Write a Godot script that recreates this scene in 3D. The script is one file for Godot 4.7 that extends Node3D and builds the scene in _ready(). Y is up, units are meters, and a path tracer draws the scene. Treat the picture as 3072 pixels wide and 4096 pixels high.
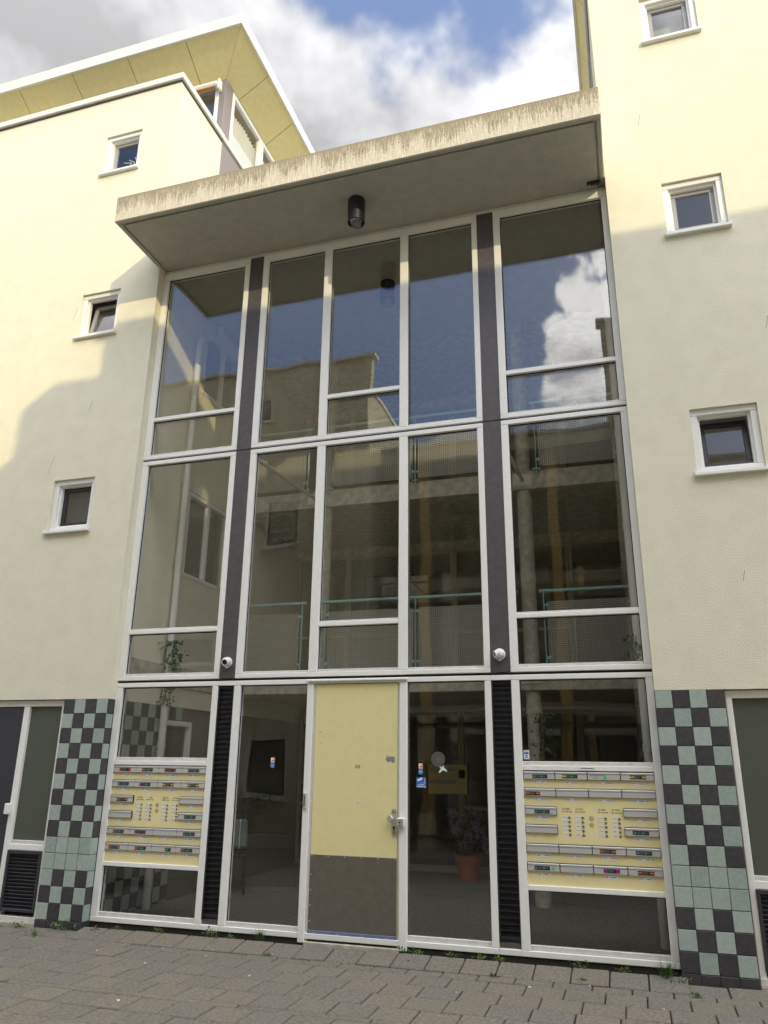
extends Node3D
# A glazed entrance screen with a concrete canopy between two stucco blocks, the galleries behind it and the
# buildings across the street that its glass mirrors. x along the facade, z towards the street, screen face at z = 0.

const CAM := Vector3(0.0, 1.5964, 7.35)
const XL := -5.365      # left end of the screen
const XR := 0.222       # right end of the screen
const WF := 0.12        # face of the stucco walls
const DOP := 8.1        # face of the buildings across the street
var M := {}
var meshes := {}
var used := {}
var rng := RandomNumberGenerator.new()

func _ready():
	rng.seed = 11
	setup_view()
	make_materials()
	build_ground()
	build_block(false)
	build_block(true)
	build_canopy()
	build_screen()
	build_galleries()
	build_opposite()
	build_mailboxes()
	build_fittings()
	build_courtyard_things()
	build_plants()
	build_litter()

# ---------------------------------------------------------------- view, sky, sun
func setup_view():
	var cam := Camera3D.new()
	cam.name = "camera"
	cam.fov = 67.4647
	cam.far = 900.0
	cam.near = 0.05
	cam.transform = Transform3D(Basis(Vector3.UP, 0.3040876) * Basis(Vector3.RIGHT, 0.3158712) * Basis(Vector3(0, 0, 1), 0.0114242), CAM)
	add_child(cam)
	cam.current = true
	var env := Environment.new()
	env.background_mode = Environment.BG_SKY
	env.tonemap_mode = Environment.TONE_MAPPER_LINEAR
	env.tonemap_exposure = 1.22
	env.sdfgi_enabled = true
	env.ssao_enabled = true
	env.ssil_enabled = true
	var sm := PanoramaSkyMaterial.new()
	sm.panorama = make_sky()
	var sky := Sky.new()
	sky.sky_material = sm
	env.sky = sky
	var we := WorldEnvironment.new()
	we.name = "world_environment"
	we.environment = env
	add_child(we)
	var sun := DirectionalLight3D.new()
	sun.name = "sun"
	sun.light_color = Color(1.0, 0.92, 0.72)
	sun.light_energy = 0.60
	sun.light_angular_distance = 0.55
	sun.shadow_enabled = true
	add_child(sun)
	sun.look_at_from_position(Vector3.ZERO, Vector3(-0.755, -0.51, -1.0), Vector3.UP)

func make_sky() -> ImageTexture:
	var w := 2048
	var h := 1024
	var d := PackedFloat32Array()
	d.resize(w * h * 3)
	var n1 := FastNoiseLite.new()
	n1.seed = 5
	n1.frequency = 0.72
	n1.fractal_octaves = 8
	n1.fractal_gain = 0.56
	var n2 := FastNoiseLite.new()
	n2.seed = 23
	n2.frequency = 2.0
	n2.fractal_octaves = 7
	n2.fractal_gain = 0.58
	var n3 := FastNoiseLite.new()
	n3.seed = 41
	n3.frequency = 7.0
	n3.fractal_octaves = 5
	n3.fractal_gain = 0.6
	var sun := Vector3(0.755, 0.51, 1.0).normalized()
	var zen := Color(0.17, 0.29, 0.63)
	var hor := Color(0.56, 0.68, 0.90)
	for j in h:
		var th := (j + 0.5) / h * PI
		var y := cos(th)
		var s := sin(th)
		for i in w:
			var k := (j * w + i) * 3
			if y < -0.01:
				d[k] = 0.16
				d[k + 1] = 0.155
				d[k + 2] = 0.14
				continue
			var ph := (i + 0.5) / w * TAU
			var dir := Vector3(sin(ph) * s, y, -cos(ph) * s)
			var up := maxf(y, 0.0)
			var q := 1.0 / (up + 0.28)
			var px := dir.x * q
			var pz := dir.z * q
			var glow := pow(maxf(dir.dot(sun), 0.0), 10.0)
			var wide := pow(0.5 + 0.5 * dir.dot(sun), 2.0)
			var blue := hor.lerp(zen, pow(up, 0.45)).lerp(hor, 0.22 * (1.0 - wide))
			var bright := 0.56 + 1.05 * wide
			var cbright := 0.33 + 5.1 * wide
			var r := blue.r * bright + glow * 1.98
			var g := blue.g * bright + glow * 1.87
			var b := blue.b * bright + glow * 1.54
			var v := n1.get_noise_2d(px * 1.3 + 3.1, pz * 1.3 + 1.7)
			var e := n2.get_noise_2d(px * 1.3 - 7.0, pz * 1.3 + 5.0)
			var back := smoothstep(-0.15, 0.45, dir.z)
			# a heap of cumulus low over the roofs across the street
			var az := rad_to_deg(atan2(dir.x, dir.z))
			var el := rad_to_deg(asin(clampf(y, -1.0, 1.0)))
			var heap := 0.0
			if back > 0.0 and absf(az) < 60.0:
				var n := n3.get_noise_2d(az * 0.035, el * 0.05)
				var top := 29.5 + 7.0 * exp(-pow((az - 0.0) / 4.2, 2.0)) + 5.0 * exp(-pow((az - 11.0) / 7.0, 2.0)) - 15.0 * smoothstep(2.6, 7.5, -az) + n * 5.0
				heap = smoothstep(-0.2, 1.3, top - el) * smoothstep(6.8, 4.2, -az + n * 3.5)
				if el < 28.4:
					heap *= clampf(0.35 + smoothstep(-0.25, 0.35, n + 0.25 * e), 0.0, 1.0)
			var over := smoothstep(0.60, 0.74, up) * back
			var cov := smoothstep(-0.04, 0.20, v + 0.47 * (1.0 - back) - 0.62 * back + 0.20 * e + 1.05 * over)
			var lum := clampf(0.84 + 0.45 * v + 0.75 * e, 0.56, 1.25) * cbright
			r = lerpf(r, lum * 1.0, cov)
			g = lerpf(g, lum * 1.0, cov)
			b = lerpf(b, lum * 1.02, cov)
			if heap > 0.0:
				var nn := n3.get_noise_2d(az * 0.018 + 9.0, el * 0.028)
				var hl := 2.3 + 2.2 * nn + 0.11 * (el - 30.0) + 0.9 * smoothstep(2.0, 0.2, el - 26.0 - 9.0)
				hl = clampf(hl, 1.3, 3.6)
				r = lerpf(r, hl, heap)
				g = lerpf(g, hl * 0.99, heap)
				b = lerpf(b, hl * 0.97, heap)
			d[k] = r
			d[k + 1] = g
			d[k + 2] = b
	var img := Image.create_from_data(w, h, false, Image.FORMAT_RGBF, d.to_byte_array())
	return ImageTexture.create_from_image(img)

# ---------------------------------------------------------------- materials
func lin(r: float, g: float, b: float) -> Color:
	return Color(r, g, b).linear_to_srgb()

func noise_img(seed_: int, freq: float, oct: int, size: int, gain := 0.5, kind := FastNoiseLite.TYPE_SIMPLEX) -> Image:
	var n := FastNoiseLite.new()
	n.seed = seed_
	n.noise_type = kind
	n.frequency = freq
	n.fractal_octaves = oct
	n.fractal_gain = gain
	return n.get_seamless_image(size, size, false, false, 0.1, true)

func tint_tex(img: Image, lo: Color, hi: Color, power := 1.0) -> ImageTexture:
	var src := img.get_data()
	var step: int = src.size() / (img.get_width() * img.get_height())
	var out := PackedByteArray()
	out.resize(img.get_width() * img.get_height() * 3)
	var ramp := []
	for i in 256:
		ramp.append(lo.lerp(hi, pow(i / 255.0, power)))
	for i in img.get_width() * img.get_height():
		var c: Color = ramp[src[i * step]]
		out[i * 3] = int(c.r * 255.0)
		out[i * 3 + 1] = int(c.g * 255.0)
		out[i * 3 + 2] = int(c.b * 255.0)
	return ImageTexture.create_from_image(Image.create_from_data(img.get_width(), img.get_height(), false, Image.FORMAT_RGB8, out))

func normal_tex(img: Image, strength: float) -> ImageTexture:
	var c: Image = img.duplicate()
	c.convert(Image.FORMAT_RGBA8)
	c.bump_map_to_normal_map(strength)
	return ImageTexture.create_from_image(c)

func mat(called: String, col: Color, rough := 0.7, metal := 0.0) -> StandardMaterial3D:
	var m := StandardMaterial3D.new()
	m.resource_name = called
	m.albedo_color = col
	m.roughness = rough
	m.metallic = metal
	M[called] = m
	return m

func tri(m: StandardMaterial3D, tex: Texture2D, per_metre: float, nrm: Texture2D = null, ns := 1.0):
	m.albedo_texture = tex
	m.uv1_triplanar = true
	m.uv1_world_triplanar = true
	m.uv1_scale = Vector3.ONE * per_metre
	m.uv1_triplanar_sharpness = 8.0
	if nrm:
		m.normal_enabled = true
		m.normal_texture = nrm
		m.normal_scale = ns

func make_materials():
	var fine := noise_img(3, 0.20, 3, 512)
	var cloud := noise_img(8, 0.008, 7, 512, 0.55)
	var mid := noise_img(15, 0.02, 5, 512, 0.6)
	var grain := noise_img(21, 0.25, 2, 256)
	var white := Color(1, 1, 1)
	# stucco: coarse blotches in the colour, a pebbly skin in the relief
	var st := mat("stucco", lin(0.785, 0.748, 0.595), 0.92)
	tri(st, tint_tex(cloud, Color(0.968, 0.966, 0.955), white, 0.8), 0.33)
	st.heightmap_enabled = false
	st.normal_enabled = true
	st.normal_texture = normal_tex(fine, 3.0)
	st.normal_scale = 0.32
	st.uv1_scale = Vector3.ONE * 0.62
	st.metallic_specular = 0.2
	# the same plaster with old rain runs down it, as the glass shows it across the street
	var sg := mat("stucco_weathered", lin(0.785, 0.748, 0.595), 0.92)
	tri(sg, tint_tex(runs_img(), Color(0.84, 0.82, 0.77), white, 0.8), 0.3)
	sg.metallic_specular = 0.2
	var co := mat("concrete", lin(0.48, 0.465, 0.40), 0.88)
	tri(co, tint_tex(mid, Color(0.92, 0.917, 0.91), white, 0.9), 0.45, normal_tex(grain, 1.0), 0.15)
	var fa := mat("concrete_stained", white, 0.9)
	fa.albedo_texture = streak_tex()
	var gc := mat("gallery_concrete", lin(0.62, 0.59, 0.49), 0.85)
	tri(gc, tint_tex(mid, Color(0.78, 0.77, 0.73), white), 0.6)
	var fr := mat("frame_white", lin(0.86, 0.85, 0.81), 0.42)
	tri(fr, tint_tex(mid, Color(0.975, 0.975, 0.965), white, 0.6), 0.9)
	var fd := mat("frame_worn", lin(0.72, 0.71, 0.68), 0.5)
	tri(fd, tint_tex(mid, Color(0.90, 0.895, 0.88), white, 0.7), 1.1)
	mat("trim_white", lin(0.80, 0.80, 0.77), 0.4)
	mat("gasket", lin(0.012, 0.011, 0.012), 0.7)
	var cl := mat("cladding", lin(0.105, 0.092, 0.095), 0.45)
	tri(cl, tint_tex(mid, Color(0.86, 0.85, 0.86), white), 0.8)
	mat("taupe_panel", lin(0.23, 0.195, 0.19), 0.5)
	mat("louvre_dark", lin(0.020, 0.021, 0.025), 0.45)
	mat("navy", lin(0.036, 0.037, 0.045), 0.45)
	var dy := mat("door_yellow", lin(0.80, 0.715, 0.37), 0.5)
	tri(dy, tint_tex(mid, Color(0.968, 0.965, 0.955), white, 0.6), 0.6)
	var my := mat("mailbox_yellow", lin(0.85, 0.745, 0.40), 0.45)
	tri(my, tint_tex(mid, Color(0.965, 0.96, 0.95), white, 0.6), 0.9)
	var kp := mat("kick_plate", lin(0.150, 0.132, 0.105), 0.42)
	tri(kp, tint_tex(mid, Color(0.91, 0.905, 0.90), white), 0.8)
	var bs := mat("blade_steel", lin(0.33, 0.42, 0.68), 0.35, 0.6)
	tri(bs, tint_tex(mid, Color(0.8, 0.8, 0.85), white), 3.0)
	mat("steel", lin(0.58, 0.55, 0.49), 0.38, 0.55)
	var al := mat("flap_aluminium", lin(0.60, 0.585, 0.57), 0.42, 0.35)
	tri(al, tint_tex(grain, Color(0.86, 0.86, 0.86), white), 3.0)
	mat("black", lin(0.010, 0.010, 0.011), 0.45)
	mat("lamp_black", lin(0.010, 0.011, 0.018), 0.4)
	mat("reflector", lin(0.75, 0.76, 0.78), 0.12, 1.0)
	mat("camera_white", lin(0.78, 0.78, 0.77), 0.3)
	mat("paper", lin(0.80, 0.81, 0.80), 0.6)
	mat("ink", lin(0.03, 0.03, 0.035), 0.7)
	mat("ink_grey", lin(0.22, 0.22, 0.22), 0.7)
	mat("print_orange", lin(0.80, 0.20, 0.02), 0.5)
	mat("print_yellow", lin(0.85, 0.62, 0.05), 0.5)
	mat("print_red", lin(0.42, 0.015, 0.04), 0.5)
	mat("print_magenta", lin(0.45, 0.02, 0.20), 0.5)
	mat("print_green", lin(0.05, 0.48, 0.16), 0.5)
	mat("print_teal", lin(0.08, 0.42, 0.38), 0.5)
	mat("print_blue", lin(0.03, 0.15, 0.50), 0.4)
	mat("print_skyblue", lin(0.08, 0.27, 0.62), 0.4)
	mat("print_mint", lin(0.68, 0.82, 0.80), 0.5)
	mat("residue", lin(0.24, 0.24, 0.23), 0.8)
	mat("ghost_print", lin(0.085, 0.082, 0.072), 0.8)
	var tg := mat("tile_green", lin(0.395, 0.470, 0.420), 0.28)
	tri(tg, tint_tex(mid, Color(0.88, 0.89, 0.88), white, 0.7), 1.6)
	var tg2 := mat("tile_green_pale", lin(0.42, 0.495, 0.445), 0.30)
	tri(tg2, tint_tex(mid, Color(0.88, 0.89, 0.88), white, 0.7), 1.9)
	var tg3 := mat("tile_green_dull", lin(0.355, 0.430, 0.385), 0.45)
	tri(tg3, tint_tex(mid, Color(0.85, 0.87, 0.86), white, 0.7), 1.7)
	var td := mat("tile_dark", lin(0.066, 0.062, 0.071), 0.28)
	tri(td, tint_tex(mid, Color(0.78, 0.78, 0.78), white), 1.6)
	var td2 := mat("tile_dark_brownish", lin(0.074, 0.067, 0.073), 0.45)
	tri(td2, tint_tex(mid, Color(0.75, 0.75, 0.75), white), 1.8)
	var gr := mat("grout", lin(0.20, 0.185, 0.15), 0.95)
	tri(gr, tint_tex(grain, Color(0.7, 0.7, 0.7), white), 2.0)
	# concrete pavers, some greyer, some browner
	var pv := [lin(0.272, 0.247, 0.203), lin(0.256, 0.236, 0.197), lin(0.284, 0.253, 0.204), lin(0.254, 0.239, 0.206), lin(0.276, 0.247, 0.198)]
	var speck := tint_tex(noise_img(31, 0.05, 5, 512, 0.8), Color(0.54, 0.53, 0.51), white, 0.7)
	var speckn := normal_tex(noise_img(31, 0.16, 4, 512, 0.7), 2.0)
	for i in 5:
		tri(mat("paver_%d" % i, pv[i], 0.92), speck, 0.75 + 0.06 * i, speckn, 0.4)
	tri(mat("soil", lin(0.055, 0.05, 0.036), 0.98), speck, 1.1, speckn, 1.0)
	tri(mat("street", lin(0.26, 0.24, 0.20), 0.95), speck, 0.6, speckn, 0.4)
	# glass
	var gl := glass("glass")
	gl.normal_enabled = true
	gl.normal_texture = ripple_tex()
	gl.normal_scale = 0.0024
	gl.uv1_triplanar = true
	gl.uv1_world_triplanar = true
	gl.uv1_scale = Vector3.ONE * 0.45
	glass("glass_small")
	var og := mat("obscured_glass", lin(0.15, 0.165, 0.135), 0.30)
	tri(og, tint_tex(grain, Color(0.55, 0.57, 0.5), white), 3.2, normal_tex(grain, 2.0), 0.3)
	mat("sash_grey", lin(0.32, 0.31, 0.31), 0.45)
	mat("sash_dark", lin(0.022, 0.022, 0.028), 0.4)
	mat("blind_dark", lin(0.05, 0.05, 0.047), 0.8)
	mat("blind_pale", lin(0.62, 0.64, 0.60), 0.8)
	mat("blind_green", lin(0.30, 0.33, 0.27), 0.7)
	var so := mat("soffit_tan", lin(0.78, 0.685, 0.34), 0.6)
	tri(so, tint_tex(mid, Color(0.955, 0.95, 0.94), white), 0.7)
	mat("roof_trim", lin(0.66, 0.66, 0.60), 0.5)
	mat("roofing", lin(0.30, 0.29, 0.27), 0.95)
	mat("pipe_white", lin(0.66, 0.66, 0.60), 0.45)
	mat("turquoise", lin(0.36, 0.63, 0.60), 0.4)
	mat("mesh_steel", lin(0.60, 0.59, 0.52), 0.5, 0.25)
	mat("strut_steel", lin(0.66, 0.65, 0.58), 0.5)
	mat("cream_frame", lin(0.42, 0.39, 0.28), 0.5)
	mat("yellow_column", lin(0.62, 0.43, 0.14), 0.55)
	mat("room_paint", lin(0.32, 0.31, 0.28), 0.9)
	mat("terracotta", lin(0.42, 0.12, 0.05), 0.75)
	mat("cushion_grey", lin(0.20, 0.22, 0.20), 0.9)
	mat("chair_dark", lin(0.02, 0.02, 0.02), 0.5)
	mat("dirt_white", lin(0.7, 0.7, 0.68), 0.9)
	mat("filter_tan", lin(0.55, 0.25, 0.08), 0.9)
	for a in [["leaf", 0.055, 0.115, 0.022], ["leaf_pale", 0.10, 0.17, 0.035], ["petal", 0.36, 0.30, 0.44], ["petal_pale", 0.48, 0.44, 0.52], ["stem", 0.09, 0.08, 0.04]]:
		var m := mat(a[0], lin(a[1], a[2], a[3]), 0.6)
		m.backlight_enabled = true
		m.backlight = lin(a[1], a[2], a[3])
		m.cull_mode = BaseMaterial3D.CULL_DISABLED

func glass(called: String) -> StandardMaterial3D:
	var m := mat(called, Color(0.95, 0.98, 1.0, 0.0), 0.0)
	m.metallic_specular = 0.5
	m.transparency = BaseMaterial3D.TRANSPARENCY_ALPHA
	return m

func runs_img() -> Image:
	var n := FastNoiseLite.new()
	n.seed = 52
	n.frequency = 0.03
	n.fractal_octaves = 4
	var out := PackedByteArray()
	out.resize(256 * 256)
	for y in 256:
		for x in 256:
			var a := n.get_noise_3d(70.0 * cos(TAU * x / 256.0), 70.0 * sin(TAU * x / 256.0), y * 0.16)
			var b := n.get_noise_3d(40.0 * cos(TAU * x / 256.0), 40.0 * sin(TAU * x / 256.0), 300.0 + 60.0 * cos(TAU * y / 256.0))
			out[y * 256 + x] = int(clampf(0.62 + 0.55 * a + 0.45 * b, 0.0, 1.0) * 255.0)
	return Image.create_from_data(256, 256, false, Image.FORMAT_L8, out)

func ripple_tex() -> ImageTexture:
	# the slow waviness of window glass, a sum of waves that repeats without a seam
	var n := 256
	var waves := []
	for i in 12:
		waves.append([rng.randi_range(-4, 4), rng.randi_range(-3, 3), rng.randf() * TAU, rng.randf_range(0.4, 1.0)])
	var img := Image.create(n, n, false, Image.FORMAT_RGB8)
	for y in n:
		for x in n:
			var gx := 0.0
			var gy := 0.0
			for w in waves:
				var c: float = cos(TAU * (w[0] * x + w[1] * y) / n + w[2]) * w[3]
				gx += c * w[0]
				gy += c * w[1]
			var v := Vector3(gx * 0.09, gy * 0.09, 1.0).normalized()
			img.set_pixel(x, y, Color(v.x * 0.5 + 0.5, v.y * 0.5 + 0.5, v.z * 0.5 + 0.5))
	return ImageTexture.create_from_image(img)

func streak_tex() -> ImageTexture:
	# run-off stains on the canopy edge: brown algae hanging in tongues from the top, pale lime tears between them
	var w := 2048
	var h := 128
	var img := Image.create(w, h, false, Image.FORMAT_RGB8)
	var a := FastNoiseLite.new()
	a.seed = 4
	a.frequency = 0.11
	a.fractal_octaves = 4
	var b := FastNoiseLite.new()
	b.seed = 9
	b.frequency = 0.2
	b.fractal_octaves = 3
	var c := FastNoiseLite.new()
	c.seed = 19
	c.frequency = 0.012
	var base := lin(0.56, 0.51, 0.40)
	var pale := lin(0.74, 0.70, 0.60)
	var dark := lin(0.22, 0.18, 0.115)
	for x in w:
		var tongue := 0.50 + 0.42 * a.get_noise_2d(x, 0.0) + 0.45 * c.get_noise_2d(x, 50.0)
		for y in h:
			var v := float(y) / h
			var g := b.get_noise_2d(x * 1.0, y * 0.28)
			var gg := b.get_noise_2d(x * 2.0 + 500.0, y * 1.7)
			var k := smoothstep(-0.10, 0.12, tongue - v + 0.35 * g + 0.18 * gg)
			k *= clampf(0.78 + 1.1 * a.get_noise_2d(x * 1.7 + 300.0, y * 0.16), 0.0, 1.0)
			if v < 0.10 + 0.12 * gg:
				k = maxf(k, 0.85)
			var t := smoothstep(0.05, 0.4, a.get_noise_2d(x * 2.3 + 900.0, y * 0.12) + 0.4 * gg)
			var col := base.lerp(pale, t).lerp(dark, k * 0.80)
			img.set_pixel(x, y, col.lerp(Color(0.4, 0.36, 0.29), 0.12 * clampf(gg + 0.3, 0.0, 1.0)))
	return ImageTexture.create_from_image(img)

# ---------------------------------------------------------------- mesh helpers
func tri_(st: SurfaceTool, a: Vector3, b: Vector3, c: Vector3, n: Vector3):
	st.set_normal(n)
	if (b - a).cross(c - a).dot(n) > 0.0:
		var t := b
		b = c
		c = t
	st.add_vertex(a)
	st.add_vertex(b)
	st.add_vertex(c)

func quad(st: SurfaceTool, a: Vector3, b: Vector3, c: Vector3, d: Vector3, n: Vector3):
	tri_(st, a, b, c, n)
	tri_(st, a, c, d, n)

func new_st() -> SurfaceTool:
	var st := SurfaceTool.new()
	st.begin(Mesh.PRIMITIVE_TRIANGLES)
	return st

func add_box(st: SurfaceTool, c: Vector3, s: Vector3, b := 0.0, bs := Basis()):
	var h := s * 0.5
	b = minf(b, minf(h.x, minf(h.y, h.z)) * 0.9)
	for ax in 3:
		var u := (ax + 1) % 3
		var v := (ax + 2) % 3
		for sg in [-1.0, 1.0]:
			var p := []
			for q in [[-1, -1], [1, -1], [1, 1], [-1, 1]]:
				var w := Vector3.ZERO
				w[ax] = sg * h[ax]
				w[u] = q[0] * (h[u] - b)
				w[v] = q[1] * (h[v] - b)
				p.append(c + bs * w)
			var n := Vector3.ZERO
			n[ax] = sg
			quad(st, p[0], p[1], p[2], p[3], bs * n)
		if b > 0.0:
			for su in [-1.0, 1.0]:
				for sv in [-1.0, 1.0]:
					var e := []
					for q in [[-1, 0], [1, 0], [1, 1], [-1, 1]]:
						var w := Vector3.ZERO
						w[ax] = q[0] * (h[ax] - b)
						w[u] = su * (h[u] if q[1] == 0 else h[u] - b)
						w[v] = sv * (h[v] - b if q[1] == 0 else h[v])
						e.append(c + bs * w)
					var n := Vector3.ZERO
					n[u] = su
					n[v] = sv
					quad(st, e[0], e[1], e[2], e[3], bs * n.normalized())
	if b > 0.0:
		for sx in [-1.0, 1.0]:
			for sy in [-1.0, 1.0]:
				for sz in [-1.0, 1.0]:
					var p1 := Vector3(sx * h.x, sy * (h.y - b), sz * (h.z - b))
					var p2 := Vector3(sx * (h.x - b), sy * h.y, sz * (h.z - b))
					var p3 := Vector3(sx * (h.x - b), sy * (h.y - b), sz * h.z)
					tri_(st, c + bs * p1, c + bs * p2, c + bs * p3, bs * Vector3(sx, sy, sz).normalized())

func add_tube(st: SurfaceTool, a: Vector3, b: Vector3, r: float, n := 10, r2 := -1.0, caps := true):
	if r2 < 0.0:
		r2 = r
	var ax := (b - a).normalized()
	var u := ax.cross(Vector3.UP if absf(ax.y) < 0.9 else Vector3.RIGHT).normalized()
	var v := ax.cross(u)
	for i in n:
		var t0 := TAU * i / n
		var t1 := TAU * (i + 1) / n
		var d0 := u * cos(t0) + v * sin(t0)
		var d1 := u * cos(t1) + v * sin(t1)
		var p := [a + d0 * r, a + d1 * r, b + d1 * r2, b + d0 * r2]
		var nn := [d0, d1, d1, d0]
		var order := [0, 1, 2, 0, 2, 3]
		if (p[1] - p[0]).cross(p[2] - p[0]).dot(d0) > 0.0:
			order = [0, 2, 1, 0, 3, 2]
		for k in order:
			st.set_normal(nn[k])
			st.add_vertex(p[k])
		if caps:
			tri_(st, a, p[0], p[1], -ax)
			tri_(st, b, p[2], p[3], ax)

func lathe(profile: Array, n := 24) -> ArrayMesh:
	var st := new_st()
	for i in n:
		var t0 := TAU * i / n
		var t1 := TAU * (i + 1) / n
		for k in profile.size() - 1:
			var p: Vector2 = profile[k]
			var q: Vector2 = profile[k + 1]
			var nn := Vector2(q.y - p.y, p.x - q.x).normalized()
			var a := Vector3(cos(t0) * p.x, p.y, sin(t0) * p.x)
			var b := Vector3(cos(t1) * p.x, p.y, sin(t1) * p.x)
			var c := Vector3(cos(t1) * q.x, q.y, sin(t1) * q.x)
			var d := Vector3(cos(t0) * q.x, q.y, sin(t0) * q.x)
			var n0 := Vector3(cos(t0) * nn.x, nn.y, sin(t0) * nn.x)
			var n1 := Vector3(cos(t1) * nn.x, nn.y, sin(t1) * nn.x)
			for f in [[a, n0, b, n1, c, n1], [a, n0, c, n1, d, n0]]:
				var flip: bool = (f[2] - f[0]).cross(f[4] - f[0]).dot(f[1]) > 0.0
				for o in ([0, 4, 2] if flip else [0, 2, 4]):
					st.set_normal(f[o + 1])
					st.add_vertex(f[o])
	return st.commit()

func box(s: Vector3, b := 0.0) -> ArrayMesh:
	var key := "%.4f %.4f %.4f %.4f" % [s.x, s.y, s.z, b]
	if not meshes.has(key):
		var st := new_st()
		add_box(st, Vector3.ZERO, s, b)
		meshes[key] = st.commit()
	return meshes[key]

func tube(a: Vector3, b: Vector3, r: float, n := 12) -> ArrayMesh:
	var st := new_st()
	add_tube(st, a, b, r, n)
	return st.commit()

func ring(x0: float, x1: float, y0: float, y1: float, w: float, d: float, bev := 0.004) -> ArrayMesh:
	# a rectangular frame in the xy plane, its face at z = 0, d deep
	var st := new_st()
	add_box(st, Vector3((x0 + x1) / 2, y1 - w / 2, -d / 2), Vector3(x1 - x0, w, d), bev)
	add_box(st, Vector3((x0 + x1) / 2, y0 + w / 2, -d / 2), Vector3(x1 - x0, w, d), bev)
	add_box(st, Vector3(x0 + w / 2, (y0 + y1) / 2, -d / 2 - 0.002), Vector3(w, y1 - y0 - 2 * w + 0.001, d), bev)
	add_box(st, Vector3(x1 - w / 2, (y0 + y1) / 2, -d / 2 - 0.002), Vector3(w, y1 - y0 - 2 * w + 0.001, d), bev)
	return st.commit()

func wall_mesh(u0: float, u1: float, v0: float, v1: float, holes: Array, th: float) -> ArrayMesh:
	# a wall in the xy plane with rectangular openings [u0, u1, v0, v1]; its face at z = 0, its back at z = -th
	var us := [u0, u1]
	var vs := [v0, v1]
	for h in holes:
		for k in [h[0], h[1]]:
			if k > u0 and k < u1 and not us.has(k):
				us.append(k)
		for k in [h[2], h[3]]:
			if k > v0 and k < v1 and not vs.has(k):
				vs.append(k)
	us.sort()
	vs.sort()
	var st := new_st()
	var solid := func(a: int, b: int) -> bool:
		if a < 0 or b < 0 or a >= us.size() - 1 or b >= vs.size() - 1:
			return false
		var cu: float = (us[a] + us[a + 1]) / 2
		var cv: float = (vs[b] + vs[b + 1]) / 2
		for h in holes:
			if cu > h[0] and cu < h[1] and cv > h[2] and cv < h[3]:
				return false
		return true
	for a in us.size() - 1:
		for b in vs.size() - 1:
			if not solid.call(a, b):
				continue
			var p := Vector3(us[a], vs[b], 0)
			var q := Vector3(us[a + 1], vs[b + 1], 0)
			var bk := Vector3(0, 0, -th)
			var c00 := p
			var c10 := Vector3(q.x, p.y, 0)
			var c11 := q
			var c01 := Vector3(p.x, q.y, 0)
			quad(st, c00, c10, c11, c01, Vector3(0, 0, 1))
			quad(st, c00 + bk, c10 + bk, c11 + bk, c01 + bk, Vector3(0, 0, -1))
			if not solid.call(a - 1, b):
				quad(st, c00, c01, c01 + bk, c00 + bk, Vector3(-1, 0, 0))
			if not solid.call(a + 1, b):
				quad(st, c10, c11, c11 + bk, c10 + bk, Vector3(1, 0, 0))
			if not solid.call(a, b - 1):
				quad(st, c00, c10, c10 + bk, c00 + bk, Vector3(0, -1, 0))
			if not solid.call(a, b + 1):
				quad(st, c01, c11, c11 + bk, c01 + bk, Vector3(0, 1, 0))
	return st.commit()

func numbered(called: String) -> String:
	var n: int = used.get(called, 0)
	used[called] = n + 1
	return called if n == 0 else "%s_%03d" % [called, n]

func thing(called: String, label: String, category: String, at := Vector3.ZERO, group := "", turn := 0.0) -> Node3D:
	var o := Node3D.new()
	o.name = numbered(called)
	add_child(o)
	o.position = at
	o.rotation.y = turn
	o.set_meta("label", label)
	o.set_meta("category", category)
	if group != "":
		o.set_meta("group", group)
	return o

func structure(called: String, mesh: Mesh, m: String, at := Vector3.ZERO) -> MeshInstance3D:
	var o := MeshInstance3D.new()
	o.name = numbered(called)
	o.mesh = mesh
	o.material_override = M[m]
	add_child(o)
	o.position = at
	o.set_meta("kind", "structure")
	return o

func part(parent: Node3D, called: String, mesh: Mesh, m: String, at := Vector3.ZERO, bs := Basis(), label := "") -> MeshInstance3D:
	var o := MeshInstance3D.new()
	o.name = called
	o.mesh = mesh
	if m != "":
		o.material_override = M[m]
	parent.add_child(o, true)
	o.transform = Transform3D(bs, at)
	if label != "":
		o.set_meta("label", label)
	return o

func bx(parent: Node3D, called: String, m: String, x0: float, x1: float, y0: float, y1: float, z0: float, z1: float, bev := 0.0) -> MeshInstance3D:
	return part(parent, called, box(Vector3(x1 - x0, y1 - y0, z1 - z0), bev), m, Vector3((x0 + x1) / 2, (y0 + y1) / 2, (z0 + z1) / 2) - parent.global_position)

func wp(parent: Node3D, called: String, mesh: Mesh, m: String, at := Vector3.ZERO, bs := Basis()) -> MeshInstance3D:
	# a part placed in world coordinates under a parent that is not turned
	return part(parent, called, mesh, m, at - parent.global_position, bs)

func mir(x: float) -> float:
	return XL + XR - x

func bm(r: bool, parent: Node3D, called: String, m: String, x0: float, x1: float, y0: float, y1: float, z0: float, z1: float, bev := 0.0) -> MeshInstance3D:
	# a box given for the left block; mirrored about the middle of the screen for the right one
	if r:
		return bx(parent, called, m, mir(x1), mir(x0), y0, y1, z0, z1, bev)
	return bx(parent, called, m, x0, x1, y0, y1, z0, z1, bev)

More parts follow.
